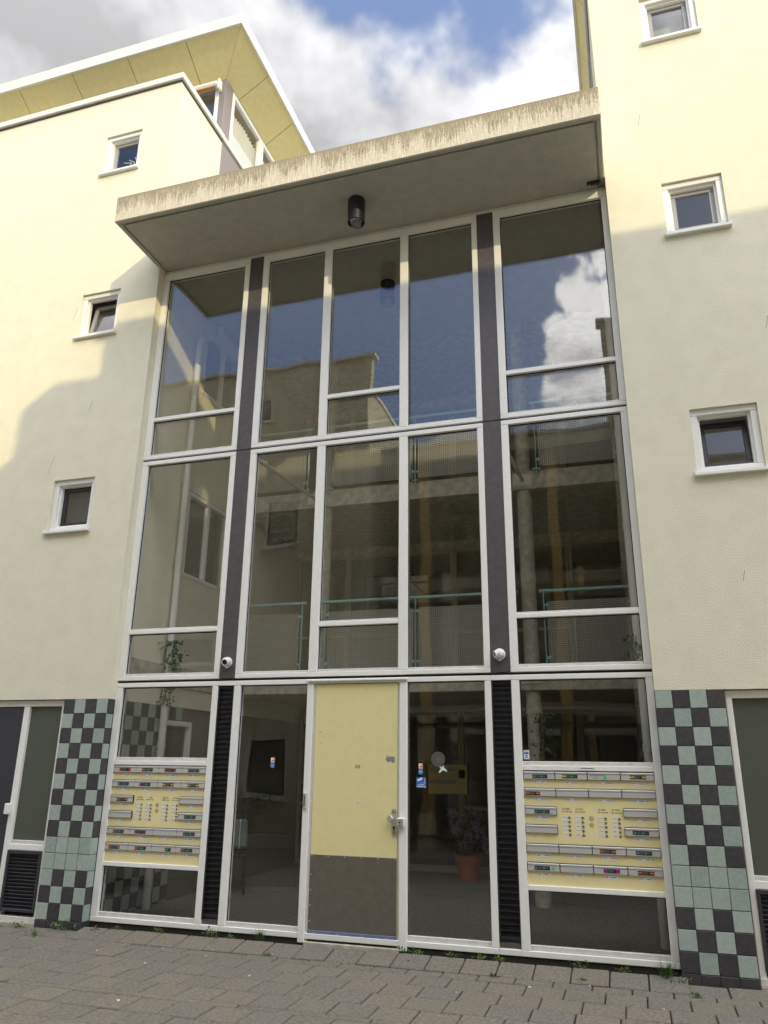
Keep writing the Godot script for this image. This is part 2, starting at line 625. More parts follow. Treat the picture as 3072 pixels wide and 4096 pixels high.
# ---------------------------------------------------------------- ground
func build_ground():
	structure("ground", box(Vector3(400, 0.2, 400)), "soil", Vector3(0, -0.20, 0))
	var st := new_st()
	add_box(st, Vector3(-2.5, -0.065, 3.24 + 30), Vector3(160, 0.07, 60), 0.0)
	add_box(st, Vector3(-8.75 - 35, -0.065, 1.7), Vector3(70, 0.07, 3.04), 0.0)
	add_box(st, Vector3(2.2 + 35, -0.065, 1.7), Vector3(70, 0.07, 3.04), 0.0)
	structure("road", st.commit(), "street")
	var pave := MeshInstance3D.new()
	pave.name = "pavement"
	pave.mesh = box(Vector3(10.95, 0.03, 3.1), 0.0)
	pave.material_override = M["soil"]
	add_child(pave)
	pave.position = Vector3(-3.275, -0.063, 1.64)
	pave.set_meta("kind", "structure")
	var count := 0
	var lay := func(x0: float, x1: float, z: float, wx: float, dz: float, shift: float, yy: float, tilt: float):
		var x := x0 + shift
		while x < x1:
			var k := rng.randi() % 5
			var w := wx - 0.008 - rng.randf() * 0.003
			var m := box(Vector3(w, 0.06, dz - 0.008), 0.007)
			var b := Basis(Vector3.RIGHT, tilt + rng.randf_range(-0.007, 0.007)) * Basis(Vector3(0, 0, 1), rng.randf_range(-0.007, 0.007)) * Basis(Vector3.UP, rng.randf_range(-0.006, 0.006))
			part(pave, "paver", m, "paver_%d" % k, Vector3(x + wx / 2, yy + rng.randf_range(-0.0035, 0.0035) - 0.03, z + dz / 2) - pave.position, b)
			x += wx
	# a row sloping up to the sill, a row of halves, then running bond, a narrow strip and more bond
	lay.call(-5.35, 0.25, 0.105, 0.2945, 0.295, 0.02, 0.004, 0.16)
	lay.call(-8.3, -5.35, 0.135, 0.2945, 0.265, 0.0, -0.022, 0.05)
	lay.call(0.25, 1.7, 0.135, 0.2945, 0.265, 0.0, -0.022, 0.05)
	lay.call(-8.3, 1.6, 0.40, 0.2945, 0.150, -0.10, -0.026, 0.0)
	for i in 4:
		lay.call(-8.0 if i < 2 else -7.0, 1.6 if i < 3 else 1.0, 0.552 + 0.297 * i, 0.2945, 0.297, 0.147 * (i % 2), -0.027, 0.0)
	lay.call(-7.0, 1.0, 1.742, 0.98, 0.075, 0.3, -0.024, 0.0)
	for i in 4:
		lay.call(-6.6, 0.4, 1.82 + 0.297 * i, 0.2945, 0.297, 0.147 * ((i + 1) % 2), -0.027, 0.0)
	# the paving beyond, too far back to be seen in the picture itself
	bx(pave, "paving_bed", "street", -8.7, 2.15, -0.07, -0.033, 3.02, 3.19)
	structure("courtyard_floor", box(Vector3(5.58, 0.1, 6.8)), "street", Vector3(-2.57, -0.02, -3.47))

# ---------------------------------------------------------------- the stucco blocks beside the screen
func small_window(parent: Node3D, x0: float, x1: float, y0: float, y1: float, kind: String):
	var z := WF - 0.030
	var f := wp(parent, "window", ring(x0, x1, y0, y1, 0.062, 0.10, 0.005), "trim_white", Vector3(0, 0, z))
	# inner step of the frame
	wp(f, "inner_frame", ring(x0 + 0.060, x1 - 0.060, y0 + 0.060, y1 - 0.060, 0.022, 0.05, 0.003), "frame_white", Vector3(0, 0, z - 0.035))
	var a := x0 + 0.082
	var b := x1 - 0.082
	var c := y0 + 0.082
	var d := y1 - 0.082
	var sash_m := "sash_grey"
	var tilt := 0.0
	match kind:
		"dark":
			sash_m = "sash_dark"
		"tilt_dark":
			sash_m = "sash_dark"
			tilt = -0.16
		"tilt":
			tilt = -0.17
	var hinge := Vector3((a + b) / 2, c, z - 0.075)
	var s := wp(f, "sash", ring(-(b - a) / 2, (b - a) / 2, 0.0, d - c, 0.048, 0.04, 0.004), sash_m, hinge, Basis(Vector3.RIGHT, tilt))
	var g := MeshInstance3D.new()
	g.name = "pane"
	var dg := new_st()
	add_box(dg, Vector3(0, 0, 0.004), Vector3(b - a - 0.09, d - c - 0.09, 0.005))
	g.mesh = dg.commit()
	g.material_override = M["glass_small"]
	f.add_child(g, true)
	g.transform = Transform3D(Basis(Vector3.RIGHT, tilt), hinge - f.global_position + Basis(Vector3.RIGHT, tilt) * Vector3(0, (d - c) / 2, -0.022))
	# sill with upstands at its ends
	var st := new_st()
	add_box(st, Vector3((x0 + x1) / 2, y0 - 0.018, WF + 0.008), Vector3(x1 - x0 + 0.05, 0.035, 0.085), 0.004)
	add_box(st, Vector3(x0 - 0.021, y0 + 0.006, WF + 0.014), Vector3(0.008, 0.024, 0.06), 0.0)
	add_box(st, Vector3(x1 + 0.021, y0 + 0.006, WF + 0.014), Vector3(0.008, 0.024, 0.06), 0.0)
	wp(f, "sill", st.commit(), "trim_white")
	# the room's side of the opening
	if kind == "dark":
		bx(f, "blind", "blind_dark", a + 0.02, b - 0.02, c + 0.02, d - 0.02, z - 0.14, z - 0.132)
	elif kind == "curtain":
		bx(f, "blind", "blind_dark", a - 0.02, b + 0.02, c - 0.02, d + 0.02, z - 0.32, z - 0.31)
		var cu := new_st()
		for k in 3:
			var pts := [Vector3(0.12 - 0.05 * k, 0.0, 0), Vector3(0.16 - 0.05 * k, 0.12, 0.01), Vector3(0.10 - 0.09 * k, 0.22 - 0.03 * k, 0)]
			for i in 2:
				add_tube(cu, pts[i], pts[i + 1], 0.006, 6)
		wp(f, "curled_cord", cu.commit(), "blind_pale", Vector3((a + b) / 2, c + 0.05, z - 0.13))
	elif kind == "frosted":
		bx(f, "blind", "blind_green", a - 0.02, b + 0.02, c - 0.02, d + 0.02, z - 0.26, z - 0.25)

func build_block(r: bool):
	var base := Vector3(mir(-5.65) if r else -5.65, 0, WF)
	var t := thing("apartment_block", "cream stucco block whose top windows have grey sashes, beside the intercom reading 1E VERD 135" if r else "cream stucco block with a tilted-open window and a wide yellow-soffit penthouse roof", "building", base)
	var holes := []
	var kinds := [["dark", "tilt_dark"], ["tilt", "plain"], ["curtain", "frosted"]]
	var ys := [[4.185, 4.842], [6.835, 7.485], [9.455, 10.12]]
	var wx0 := mir(-5.925) if r else -6.515
	var wx1 := mir(-6.515) if r else -5.925
	for y in ys:
		holes.append([wx0, wx1, y[0], y[1]])
	var far := 9.0
	wp(t, "wall", wall_mesh(XR if r else -14.0, far if r else XL, 2.222, 10.80, holes, 0.20), "stucco", Vector3(0, 0, WF))
	for i in 3:
		small_window(t, wx0, wx1, ys[i][0], ys[i][1], kinds[i][1 if r else 0])
	# hairline cracks in the plaster
	for q in ([[0.62, 8.30, 0.16], [1.05, 3.15, 0.10], [1.55, 5.60, 0.14]] if r else [[-6.62, 4.95, 0.22], [-6.62, 7.12, 0.20], [-6.15, 5.75, 0.13]]):
		var ck := new_st()
		var pt := Vector3(q[0], q[1], 0.0)
		for k in 7:
			var nx: Vector3 = pt + Vector3(rng.randf_range(0.1, 0.9), 1.4 + rng.randf(), 0.0).normalized() * q[2] / 7.0
			add_box(ck, (pt + nx) / 2, Vector3(0.0035, pt.distance_to(nx), 0.0008), 0.0, Basis(Vector3(0, 0, 1), -atan2(nx.x - pt.x, nx.y - pt.y)))
			pt = nx
		wp(t, "plaster_crack", ck.commit(), "grout", Vector3(0, 0, WF + 0.0005))
	# the wall towards the courtyard
	var turn := Basis(Vector3.UP, -PI / 2 if r else PI / 2)
	var side_holes := [[1.08, 2.20, 3.86, 5.03], [1.15, 2.25, 6.50, 7.54]]
	var low_holes := [[0.98, 1.66, 0.95, 2.06]]
	if r:
		var mh := []
		for h in side_holes:
			mh.append([-h[1], -h[0], h[2], h[3]])
		side_holes = mh
		mh = []
		for h in low_holes:
			mh.append([-h[1], -h[0], h[2], h[3]])
		low_holes = mh
	var xs := XR if r else XL
	var sg := 1.0 if r else -1.0
	wp(t, "side_wall", wall_mesh(-6.9 if r else 0.08, -0.08 if r else 6.9, 2.222, 10.80, side_holes, 0.20), "stucco", Vector3(xs, 0, 0), turn)
	wp(t, "side_wall_base", wall_mesh(-6.9 if r else 0.08, -0.08 if r else 6.9, -0.1, 2.222, low_holes, 0.18), "grout", Vector3(xs + sg * 0.016, 0, 0), turn)
	# shell that keeps the rooms dark
	bm(r, t, "back_wall", "stucco", -14.0, -5.60, -0.1, 10.80, -7.2, -7.0)
	bm(r, t, "flat_roof", "roofing", -14.0, -5.57, 10.55, 10.70, -7.0, -0.085)
	bm(r, t, "room_partition", "room_paint", -14.0, -5.57, -0.1, 10.5, -2.6, -2.5)
	# pier with the chequered tiles, one of them a cut tile on the reveal
	bm(r, t, "pier", "grout", -5.93, -5.381, -0.1, 2.2215, -0.07, 0.1065)
	var pitch := 0.155
	for row in 15:
		var top := 2.220 - pitch * row
		var bot := maxf(top - pitch + 0.006, -0.055)
		for col in 5:
			var dark := (col + row) % 2 == (1 if r else 0)
			if row == 9 or row == 10:
				dark = false
			elif row == 14:
				dark = true
			var kind := "tile_dark" if dark else "tile_green"
			if dark and rng.randf() < 0.3:
				kind = "tile_dark_brownish"
			elif not dark:
				var v := rng.randf()
				kind = "tile_green_pale" if v < 0.25 else ("tile_green_dull" if v > 0.78 else "tile_green")
			var jit := rng.randf_range(-0.0012, 0.0012)
			if col < 4:
				var xa := -5.93 + col * 0.1412 + 0.003
				if r:
					xa = XR + col * 0.1395 + 0.002
				var o := bx(t, "tile", kind, xa, xa + 0.1352, bot, top, 0.104 + jit, 0.120 + jit, 0.002)
				o.basis = Basis(Vector3.RIGHT, rng.randf_range(-0.004, 0.004)) * Basis(Vector3.UP, rng.randf_range(-0.004, 0.004))
			else:
				bm(r, t, "tile", kind, -5.3840, -5.3675, bot, top, 0.004, 0.1165, 0.002)
	# tiles on the courtyard wall
	for row in 15:
		var top := 2.220 - pitch * row
		var bot := maxf(top - pitch + 0.006, 0.032)
		for col in 9:
			var za := -0.085 - col * 0.146
			var zb := za - 0.140
			if zb < -0.98 and za > -1.66 and top > 0.95 and bot < 2.06:
				continue
			if r and col > 6:
				continue
			var dark := (row + col) % 2 == 1
			bm(r, t, "tile", "tile_dark" if dark else "tile_green_dull", -5.3835, -5.3685, bot, top, zb, za, 0.002)
	# windows of the courtyard wall
	for h in [[1.08, 2.20, 3.86, 5.03, "blind_green"], [1.15, 2.25, 6.50, 7.54, "blind_dark"], [0.98, 1.66, 0.95, 2.06, "blind_dark"]]:
		var x1 := XL - 0.02
		var f := bm(r, t, "courtyard_window", "frame_white", x1 - 0.05, x1 + 0.012, h[3] - 0.06, h[3], -h[1], -h[0], 0.004)
		bm(r, f, "frame_bottom", "frame_white", x1 - 0.05, x1 + 0.03, h[2], h[2] + 0.05, -h[1], -h[0], 0.004)
		bm(r, f, "frame_side", "frame_white", x1 - 0.05, x1 + 0.012, h[2] + 0.05, h[3] - 0.06, -h[0] - 0.06, -h[0], 0.004)
		bm(r, f, "frame_side", "frame_white", x1 - 0.05, x1 + 0.012, h[2] + 0.05, h[3] - 0.06, -h[1], -h[1] + 0.06, 0.004)
		if h[3] > 3.0:
			bm(r, f, "mullion", "frame_white", x1 - 0.05, x1 + 0.010, h[2] + 0.05, h[3] - 0.06, -(h[0] + h[1]) / 2 - 0.03, -(h[0] + h[1]) / 2 + 0.03, 0.004)
		bm(r, f, "pane", "glass_small", x1 - 0.034, x1 - 0.028, h[2] + 0.05, h[3] - 0.06, -h[1] + 0.06, -h[0] - 0.06)
		var bl := new_st()
		var yy: float = h[2] + 0.06
		while yy < h[3] - 0.07:
			add_box(bl, Vector3(mir(x1 - 0.11) if r else x1 - 0.11, yy, -(h[0] + h[1]) / 2), Vector3(0.022, 0.003, h[1] - h[0] - 0.05), 0.0, Basis(Vector3(0, 0, 1), 0.9 if r else -0.9))
			yy += 0.022
		wp(f, "venetian_blind", bl.commit(), h[4])
		bm(r, f, "room_back", "room_paint", x1 - 0.56, x1 - 0.55, h[2] - 0.2, h[3] + 0.2, -h[1] - 0.3, -h[0] + 0.3)
	bm(r, t, "corner_strip", "frame_worn", XL - 0.01, XL + 0.022, 2.71, 7.69, -1.045, -0.945, 0.004)
	bm(r, t, "floor_band", "gallery_concrete", XL - 0.05, XL + 0.020, 2.455, 2.705, -2.47, -0.09, 0.006)
	# basement door and obscured side light in the street front
	bm(r, t, "front_base", "stucco", -14.0, -8.2, -0.1, 2.2215, -0.08, WF)
	var fz := 0.075
	var d := bm(r, t, "basement_door", "frame_white", -8.2, -5.9325, 2.150, 2.215, fz - 0.08, fz, 0.004)
	bm(r, d, "frame_post", "frame_white", -5.983, -5.9325, 0.055, 2.150, fz - 0.08, fz + 0.001, 0.004)
	bm(r, d, "frame_post", "frame_white", -6.492, -6.416, 0.055, 2.150, fz - 0.08, fz - 0.001, 0.004)
	bm(r, d, "glazing_bead", "frame_worn", -6.416, -5.983, 0.737, 0.772, fz - 0.06, fz - 0.012, 0.003)
	bm(r, d, "rail", "frame_white", -6.416, -5.983, 0.676, 0.737, fz - 0.08, fz - 0.002, 0.004)
	bm(r, d, "obscured_pane", "obscured_glass", -6.416, -5.983, 0.772, 2.150, fz - 0.045, fz - 0.038)
	bm(r, d, "door_leaf", "navy", -8.2, -6.492, 0.05, 2.150, fz - 0.06, fz - 0.015, 0.004)
	bm(r, d, "lock_case", "trim_white", -6.520, -6.462, 1.025, 1.135, fz, fz + 0.045, 0.006)
	bm(r, d, "base_rail", "frame_worn", -8.2, -5.9325, 0.0, 0.055, fz - 0.08, fz + 0.012, 0.004)
	bm(r, d, "plinth", "gallery_concrete", -8.2, -5.9325, -0.1, -0.001, fz - 0.08, fz + 0.03, 0.0)
	bm(r, d, "backing", "room_paint", -8.2, -5.94, -0.1, 2.215, -0.13, -0.10)
	var lv := bm(r, t, "vent_grille", "navy", -6.416, -5.978, 0.640, 0.676, fz - 0.05, fz + 0.018, 0.004)
	bm(r, lv, "grille_side", "navy", -6.416, -6.386, 0.097, 0.640, fz - 0.05, fz + 0.018, 0.004)
	bm(r, lv, "grille_side", "navy", -6.008, -5.978, 0.097, 0.640, fz - 0.05, fz + 0.018, 0.004)
	bm(r, lv, "grille_bottom", "navy", -6.386, -6.008, 0.097, 0.125, fz - 0.05, fz + 0.018, 0.004)
	bm(r, lv, "grille_back", "louvre_dark", -6.386, -6.008, 0.125, 0.640, fz - 0.05, fz - 0.045)
	for i in 15:
		var o := bm(r, lv, "slat", "navy", -6.386, -6.008, 0.132 + i * 0.034, 0.160 + i * 0.034, fz - 0.012, fz - 0.004, 0.0)
		o.basis = Basis(Vector3.RIGHT, 0.6)
	# parapet cap
	var c := bm(r, t, "parapet_cap", "roof_trim", -14.0, XL + 0.045, 10.825, 10.925, -0.12, WF + 0.05, 0.006)
	bm(r, c, "cap_return", "roof_trim", XL - 0.24, XL + 0.045, 10.825, 10.925, -1.05, -0.121, 0.006)
	bm(r, c, "cap_shadow_strip", "cladding", -14.0, XL + 0.012, 10.800, 10.825, -0.10, WF + 0.014, 0.0)  # dark strips painting in the shadow beneath the cap
	bm(r, c, "cap_shadow_strip", "cladding", XL - 0.2, XL + 0.012, 10.800, 10.825, -1.05, -0.101, 0.0)
	bm(r, c, "cap_return", "roof_trim", XL - 0.24, XL + 0.040, 10.825, 10.920, -6.5, -1.051, 0.006)
	# taupe boarding on the side behind the corner
	bm(r, t, "side_cladding", "taupe_panel", XL - 0.02, XL + 0.010, 8.06, 10.800, -6.2, -1.055, 0.003)
	penthouse(r, t)

func penthouse(r: bool, t: Node3D):
	var cx := -5.385
	var cz := -1.04
	bm(r, t, "penthouse_wall", "stucco", -14.0, -8.2, 10.70, 12.08, cz - 0.2, cz)
	bm(r, t, "corner_post", "taupe_panel", cx - 0.11, cx, 10.70, 12.09, cz - 0.24, cz, 0.006)
	# front window with an awning box, side windows with vertical blinds
	var f := bm(r, t, "penthouse_window", "trim_white", -6.9, cx - 0.11, 12.00, 12.09, cz - 0.08, cz - 0.01, 0.005)
	bm(r, f, "frame_post", "trim_white", cx - 0.19, cx - 0.11, 10.70, 12.00, cz - 0.08, cz - 0.012, 0.005)
	bm(r, f, "frame_post", "trim_white", -6.9, -6.82, 10.70, 12.00, cz - 0.08, cz - 0.012, 0.005)
	bm(r, f, "pane", "glass_small", -6.82, cx - 0.19, 10.70, 12.00, cz - 0.06, cz - 0.054)
	bm(r, f, "room_back", "room_paint", -7.2, cx - 0.4, 10.70, 12.08, cz - 1.0, cz - 0.95)
	var a := bm(r, t, "awning_box", "trim_white", -7.0, cx - 0.10, 11.90, 11.985, cz + 0.002, cz + 0.11, 0.02)
	bm(r, a, "awning_fabric", "filter_tan", -6.95, cx - 0.16, 11.885, 11.900, cz + 0.03, cz + 0.09, 0.0)
	bm(r, a, "end_bracket", "trim_white", cx - 0.10, cx - 0.06, 11.82, 12.02, cz + 0.002, cz + 0.10, 0.008)
	var s := bm(r, t, "side_window", "trim_white", cx - 0.07, cx - 0.006, 11.99, 12.085, -4.2, cz - 0.25, 0.005)
	for z in [-1.37, -2.36, -3.35]:
		bm(r, s, "frame_post", "trim_white", cx - 0.07, cx - 0.004, 10.70, 11.99, z - (0.08 if z < -1.5 else 0.0), z + 0.08, 0.005)
	bm(r, s, "pane", "glass_small", cx - 0.055, cx - 0.048, 10.80, 11.99, -4.2, cz - 0.25)
	bm(r, s, "rail", "trim_white", cx - 0.07, cx - 0.008, 10.70, 10.80, -4.2, cz - 0.25, 0.004)
	var st := new_st()
	var z := -1.40
	while z > -4.1:
		add_box(st, Vector3(mir(cx - 0.14) if r else cx - 0.14, 11.33 + 0.02 * sin(z * 9.0), z), Vector3(0.07, 1.12, 0.004), 0.0, Basis(Vector3.UP, 0.7))
		z -= 0.075
	wp(s, "vertical_blind", st.commit(), "blind_pale")
	bm(r, t, "penthouse_back", "room_paint", -14.0, cx - 0.9, 10.70, 12.1, -5.2, -5.1)
	bm(r, t, "penthouse_side", "taupe_panel", cx - 0.2, cx - 0.002, 10.70, 12.08, -7.0, -4.2)
	# roof: soffit panels rising outwards, a trim round the edge
	var ox := cx + 0.15 if r else -4.88
	var oz := -0.50
	var yi := 12.08
	var yo := 12.43
	var g := 0.006
	var fx := [ox, -5.85, -6.92, -7.99, -9.07, -10.15, -11.2, -13.9]
	var roof := bm(r, t, "roof", "roofing", -14.0, ox + 0.01, yo + 0.155, yo + 0.185, -7.0, oz - 0.01)
	for i in fx.size() - 1:
		var x1: float = fx[i] - (g if i > 0 else 0.0)
		var x0: float = fx[i + 1] + g
		var inner1 := cx if i == 0 else x1
		soffit(r, roof, Vector3(x0, yi, cz), Vector3(inner1 - (g if i == 0 else 0.0), yi, cz), Vector3(x1 - (g if i == 0 else 0.0), yo, oz), Vector3(x0, yo, oz))
	var sz := [oz, -1.48, -2.505, -3.53, -4.55, -5.6, -6.9]
	for i in sz.size() - 1:
		var z1: float = sz[i] - (g if i > 0 else 0.0)
		var z0: float = sz[i + 1] + g
		var inner := cz - g if i == 0 else z1
		soffit(r, roof, Vector3(cx, yi, z0), Vector3(cx, yi, inner), Vector3(ox, yo, z1 - (g if i == 0 else 0.0)), Vector3(ox, yo, z0))
	bm(r, roof, "fascia", "roof_trim", -14.0, ox + 0.04, yo - 0.012, yo + 0.20, oz, oz + 0.04, 0.006)
	bm(r, roof, "fascia", "roof_trim", ox, ox + 0.039, yo - 0.011, yo + 0.198, -7.0, oz - 0.001, 0.006)
	bm(r, roof, "ceiling", "room_paint", -14.0, ox - 0.1, yo + 0.05, yo + 0.15, -7.0, oz - 0.1)

func soffit(r: bool, parent: Node3D, a: Vector3, b: Vector3, c: Vector3, d: Vector3):
	var p := [a, b, c, d]
	if r:
		for i in 4:
			p[i].x = mir(p[i].x)
	for i in 4:
		p[i] -= parent.global_position
	var n: Vector3 = (p[1] - p[0]).cross(p[2] - p[0]).normalized()
	if n.y > 0.0:
		n = -n
	var st := new_st()
	var u := -n * 0.02
	quad(st, p[0], p[1], p[2], p[3], n)
	quad(st, p[0] + u, p[1] + u, p[2] + u, p[3] + u, -n)
	for i in 4:
		var q: Vector3 = p[i]
		var w: Vector3 = p[(i + 1) % 4]
		var mid: Vector3 = (p[0] + p[1] + p[2] + p[3]) / 4.0
		var sn := (w - q).cross(n).normalized()
		if sn.dot(q - mid) < 0.0:
			sn = -sn
		quad(st, q, w, w + u, q + u, sn)
	part(parent, "soffit_panel", st.commit(), "soffit_tan")

# ---------------------------------------------------------------- canopy
func build_canopy():
	var t := thing("concrete_canopy", "thick concrete canopy slab with brown run-off streaks along its front edge", "canopy", Vector3(-2.57, 7.70, 0))
	var x0 := -5.405
	var x1 := 0.212
	var zf := 1.03
	bx(t, "slab", "concrete", x0, x1, 7.722, 8.055, 0.122, zf - 0.001, 0.006)
	bx(t, "inner_slab", "concrete", XL + 0.001, XR - 0.001, 7.722, 8.055, -2.479, 0.1215)
	# soffit field and raised rim, with the drip groove between them
	bx(t, "soffit", "concrete", x0 + 0.085, x1 - 0.075, 7.700, 7.7218, -2.470, zf - 0.085, 0.004)
	bx(t, "rim", "concrete", x0, x1, 7.700, 7.7218, zf - 0.062, zf - 0.001, 0.008)
	bx(t, "rim", "concrete", x0, x0 + 0.062, 7.701, 7.7218, 0.122, zf - 0.0625, 0.008)
	bx(t, "rim", "concrete", x1 - 0.05, x1, 7.701, 7.7218, 0.122, zf - 0.0625, 0.008)
	# weathered front edge
	var st := SurfaceTool.new()
	st.begin(Mesh.PRIMITIVE_TRIANGLES)
	var p := [Vector3(x0 + 0.004, 7.708, 0), Vector3(x1 - 0.004, 7.708, 0), Vector3(x1 - 0.004, 8.051, 0), Vector3(x0 + 0.004, 8.051, 0)]
	var uv := [Vector2(0, 1), Vector2(1, 1), Vector2(1, 0), Vector2(0, 0)]
	for k in [0, 2, 1, 0, 3, 2]:
		st.set_normal(Vector3(0, 0, 1))
		st.set_uv(uv[k])
		st.add_vertex(p[k])
	wp(t, "fascia", st.commit(), "concrete_stained", Vector3(0, 0, zf + 0.003))

# ---------------------------------------------------------------- glazed screen
func pane(t: Node3D, x0: float, x1: float, y0: float, y1: float, bead := 0.030, sheets := 2):
	var st := new_st()
	for q in [[x0, x1, y1 - 0.010, y1], [x0, x0 + 0.008, y0, y1 - 0.010], [x1 - 0.008, x1, y0, y1 - 0.010]]:
		add_box(st, Vector3((q[0] + q[1]) / 2, (q[2] + q[3]) / 2, -0.040), Vector3(q[1] - q[0], q[3] - q[2], 0.010), 0.0)
	var dg := new_st()
	for k in sheets:
		add_box(dg, Vector3(0, 0, 0.010 - 0.022 * k), Vector3(x1 - x0, y1 - y0, 0.006))
	var g := wp(t, "pane", dg.commit(), "glass", Vector3((x0 + x1) / 2, (y0 + y1) / 2, -0.059))
	wp(g, "gasket", st.commit(), "gasket")
	if bead > 0.0:
		bx(g, "glazing_bead", "frame_worn", x0, x1, y0, y0 + bead, -0.0455, -0.018, 0.004)
	# no two panes hang quite true
	g.basis = Basis(Vector3.RIGHT, rng.randf_range(-0.0016, 0.0016)) * Basis(Vector3.UP, rng.randf_range(-0.0018, 0.0018))

func build_screen():
	var t := thing("entrance_screen", "tall white-framed glazed entrance screen with a yellow door under the canopy", "glass facade", Vector3(-2.57, 0, 0))
	var zb := -0.085
	# tiers: [bottom of frame, top of bottom rail, bottom of top rail, top of frame]
	var tiers := [[0.050, 0.098, 2.347, 2.394], [2.420, 2.465, 4.960, 5.010], [5.035, 5.075, 7.565, 7.652]]
	var units := [[XL, -4.115], [-3.928, -1.230], [-1.040, XR]]
	for k in 3:
		var q = tiers[k]
		for u in units:
			bx(t, "rail", "frame_white", u[0], u[1], q[0], q[1], zb, 0.0, 0.004)
			if k == 0 and u[0] == -3.928:
				bx(t, "rail", "frame_white", u[0], u[1], q[2], q[3], zb, 0.0, 0.004)
			else:
				bx(t, "rail", "frame_white", u[0], u[1], q[2], q[3], zb, 0.0, 0.004)
		for m in [[XL, -5.285], [-4.182, -4.115], [-3.928, -3.852], [-3.100, -3.005], [-2.145, -2.050], [-1.292, -1.230], [-1.040, -0.965], [0.158, XR]]:
			if k == 0 and (m[0] == -3.100 or m[0] == -2.145):
				continue
			bx(t, "mullion", "frame_white", m[0], m[1], q[1] + 0.0005, q[2] - 0.0005, zb, -0.0008, 0.004)
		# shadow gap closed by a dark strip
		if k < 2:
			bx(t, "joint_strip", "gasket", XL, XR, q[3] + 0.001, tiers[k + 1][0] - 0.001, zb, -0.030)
	bx(t, "head_trim", "frame_worn", XL, XR, 7.653, 7.699, -0.07, -0.012, 0.003)
	var bays := [[-5.285, -4.182], [-3.852, -3.100], [-3.005, -2.145], [-2.050, -1.292], [-0.965, 0.158]]
	for b in 5:
		for k in [1, 2]:
			var q = tiers[k]
			if b in [0, 2, 4]:
				var y0: float = [0, 2.928, 5.537][k]
				var y1: float = [0, 2.970, 5.578][k]
				bx(t, "transom", "frame_white", bays[b][0] + 0.0005, bays[b][1] - 0.0005, y0, y1, zb, -0.0015, 0.004)
				pane(t, bays[b][0], bays[b][1], q[1], y0, 0.028, k)
				pane(t, bays[b][0], bays[b][1], y1, q[2], 0.018, k)
			else:
				pane(t, bays[b][0], bays[b][1], q[1], q[2], 0.024, k)
	for b in [1, 3]:
		pane(t, bays[b][0], bays[b][1], 0.098, 2.347, 0.042, 1)
	for b in [0, 4]:
		bx(t, "transom", "frame_white", bays[b][0] + 0.0005, bays[b][1] - 0.0005, 1.544, 1.588, zb, -0.0015, 0.004)
		bx(t, "transom", "frame_white", bays[b][0] + 0.0005, bays[b][1] - 0.0005, 0.563, 0.605, zb, -0.0015, 0.004)
		pane(t, bays[b][0], bays[b][1], 1.588, 2.347, 0.035, 1)
		pane(t, bays[b][0], bays[b][1], 0.098, 0.563, 0.042, 1)
	# grey-brown cladding between the units, louvres below them
	for x in [[-4.115, -3.928], [-1.230, -1.040]]:
		bx(t, "cladding_panel", "cladding", x[0] + 0.001, x[1] - 0.001, 5.026, 7.652, -0.06, -0.007, 0.003)
		bx(t, "cladding_panel", "cladding", x[0] + 0.001, x[1] - 0.001, 2.424, 5.019, -0.06, -0.008, 0.003)
		bx(t, "rail", "frame_white", x[0] + 0.001, x[1] - 0.001, 2.347, 2.394, zb, -0.001, 0.004)
		bx(t, "rail", "frame_white", x[0] + 0.001, x[1] - 0.001, 0.050, 0.098, zb, -0.001, 0.004)
		bx(t, "base_panel", "cladding", x[0] + 0.001, x[1] - 0.001, 0.099, 0.140, -0.06, -0.030, 0.003)
		var v := bx(t, "louvre", "louvre_dark", x[0] + 0.001, x[0] + 0.013, 0.141, 2.346, -0.06, -0.012, 0.002)
		bx(v, "louvre_side", "louvre_dark", x[1] - 0.013, x[1] - 0.001, 0.141, 2.346, -0.06, -0.012, 0.002)
		bx(v, "louvre_backing", "louvre_dark", x[0] + 0.013, x[1] - 0.013, 0.141, 2.346, -0.064, -0.058)
		for i in 44:
			var y := 0.158 + i * 0.0498
			part(v, "slat", box(Vector3(x[1] - x[0] - 0.026, 0.036, 0.006), 0.0015), "louvre_dark", Vector3((x[0] + x[1]) / 2, y + 0.016, -0.030) - v.global_position, Basis(Vector3.RIGHT, 0.62))
	# door with its frame
	bx(t, "door_post", "frame_white", -3.098, -3.031, 0.015, 2.347, zb, 0.006, 0.005)
	bx(t, "door_post", "frame_white", -2.125, -2.050, 0.015, 2.347, zb, 0.006, 0.005)
	bx(t, "door_stop", "frame_worn", -3.031, -3.006, 0.03, 2.347, -0.07, -0.014, 0.003)
	bx(t, "door_stop", "frame_worn", -2.144, -2.125, 0.03, 2.347, -0.07, -0.014, 0.003)
	var cap := bx(t, "drip_cap", "frame_white", -3.100, -2.045, 2.366, 2.386, 0.001, 0.030, 0.004)
	for i in 6:
		part(cap, "screw", tube(Vector3(0, 0, 0), Vector3(0, 0, 0.003), 0.005, 8), "steel", Vector3(-3.05 + i * 0.19, 2.378, 0.030) - cap.global_position)
	var d := bx(t, "door", "door_yellow", -3.003, -2.147, 0.055, 2.340, -0.055, -0.010, 0.003)
	bx(d, "kick_plate", "kick_plate", -3.001, -2.149, 0.118, 0.763, -0.0095, -0.007, 0.001)
	for i in 6:
		part(d, "screw", lathe([Vector2(0, 0.003), Vector2(0.004, 0.002), Vector2(0.0055, 0)], 8), "steel", Vector3(-2.985 + i * 0.164, 0.752, -0.007) - d.global_position, Basis(Vector3.RIGHT, PI / 2))
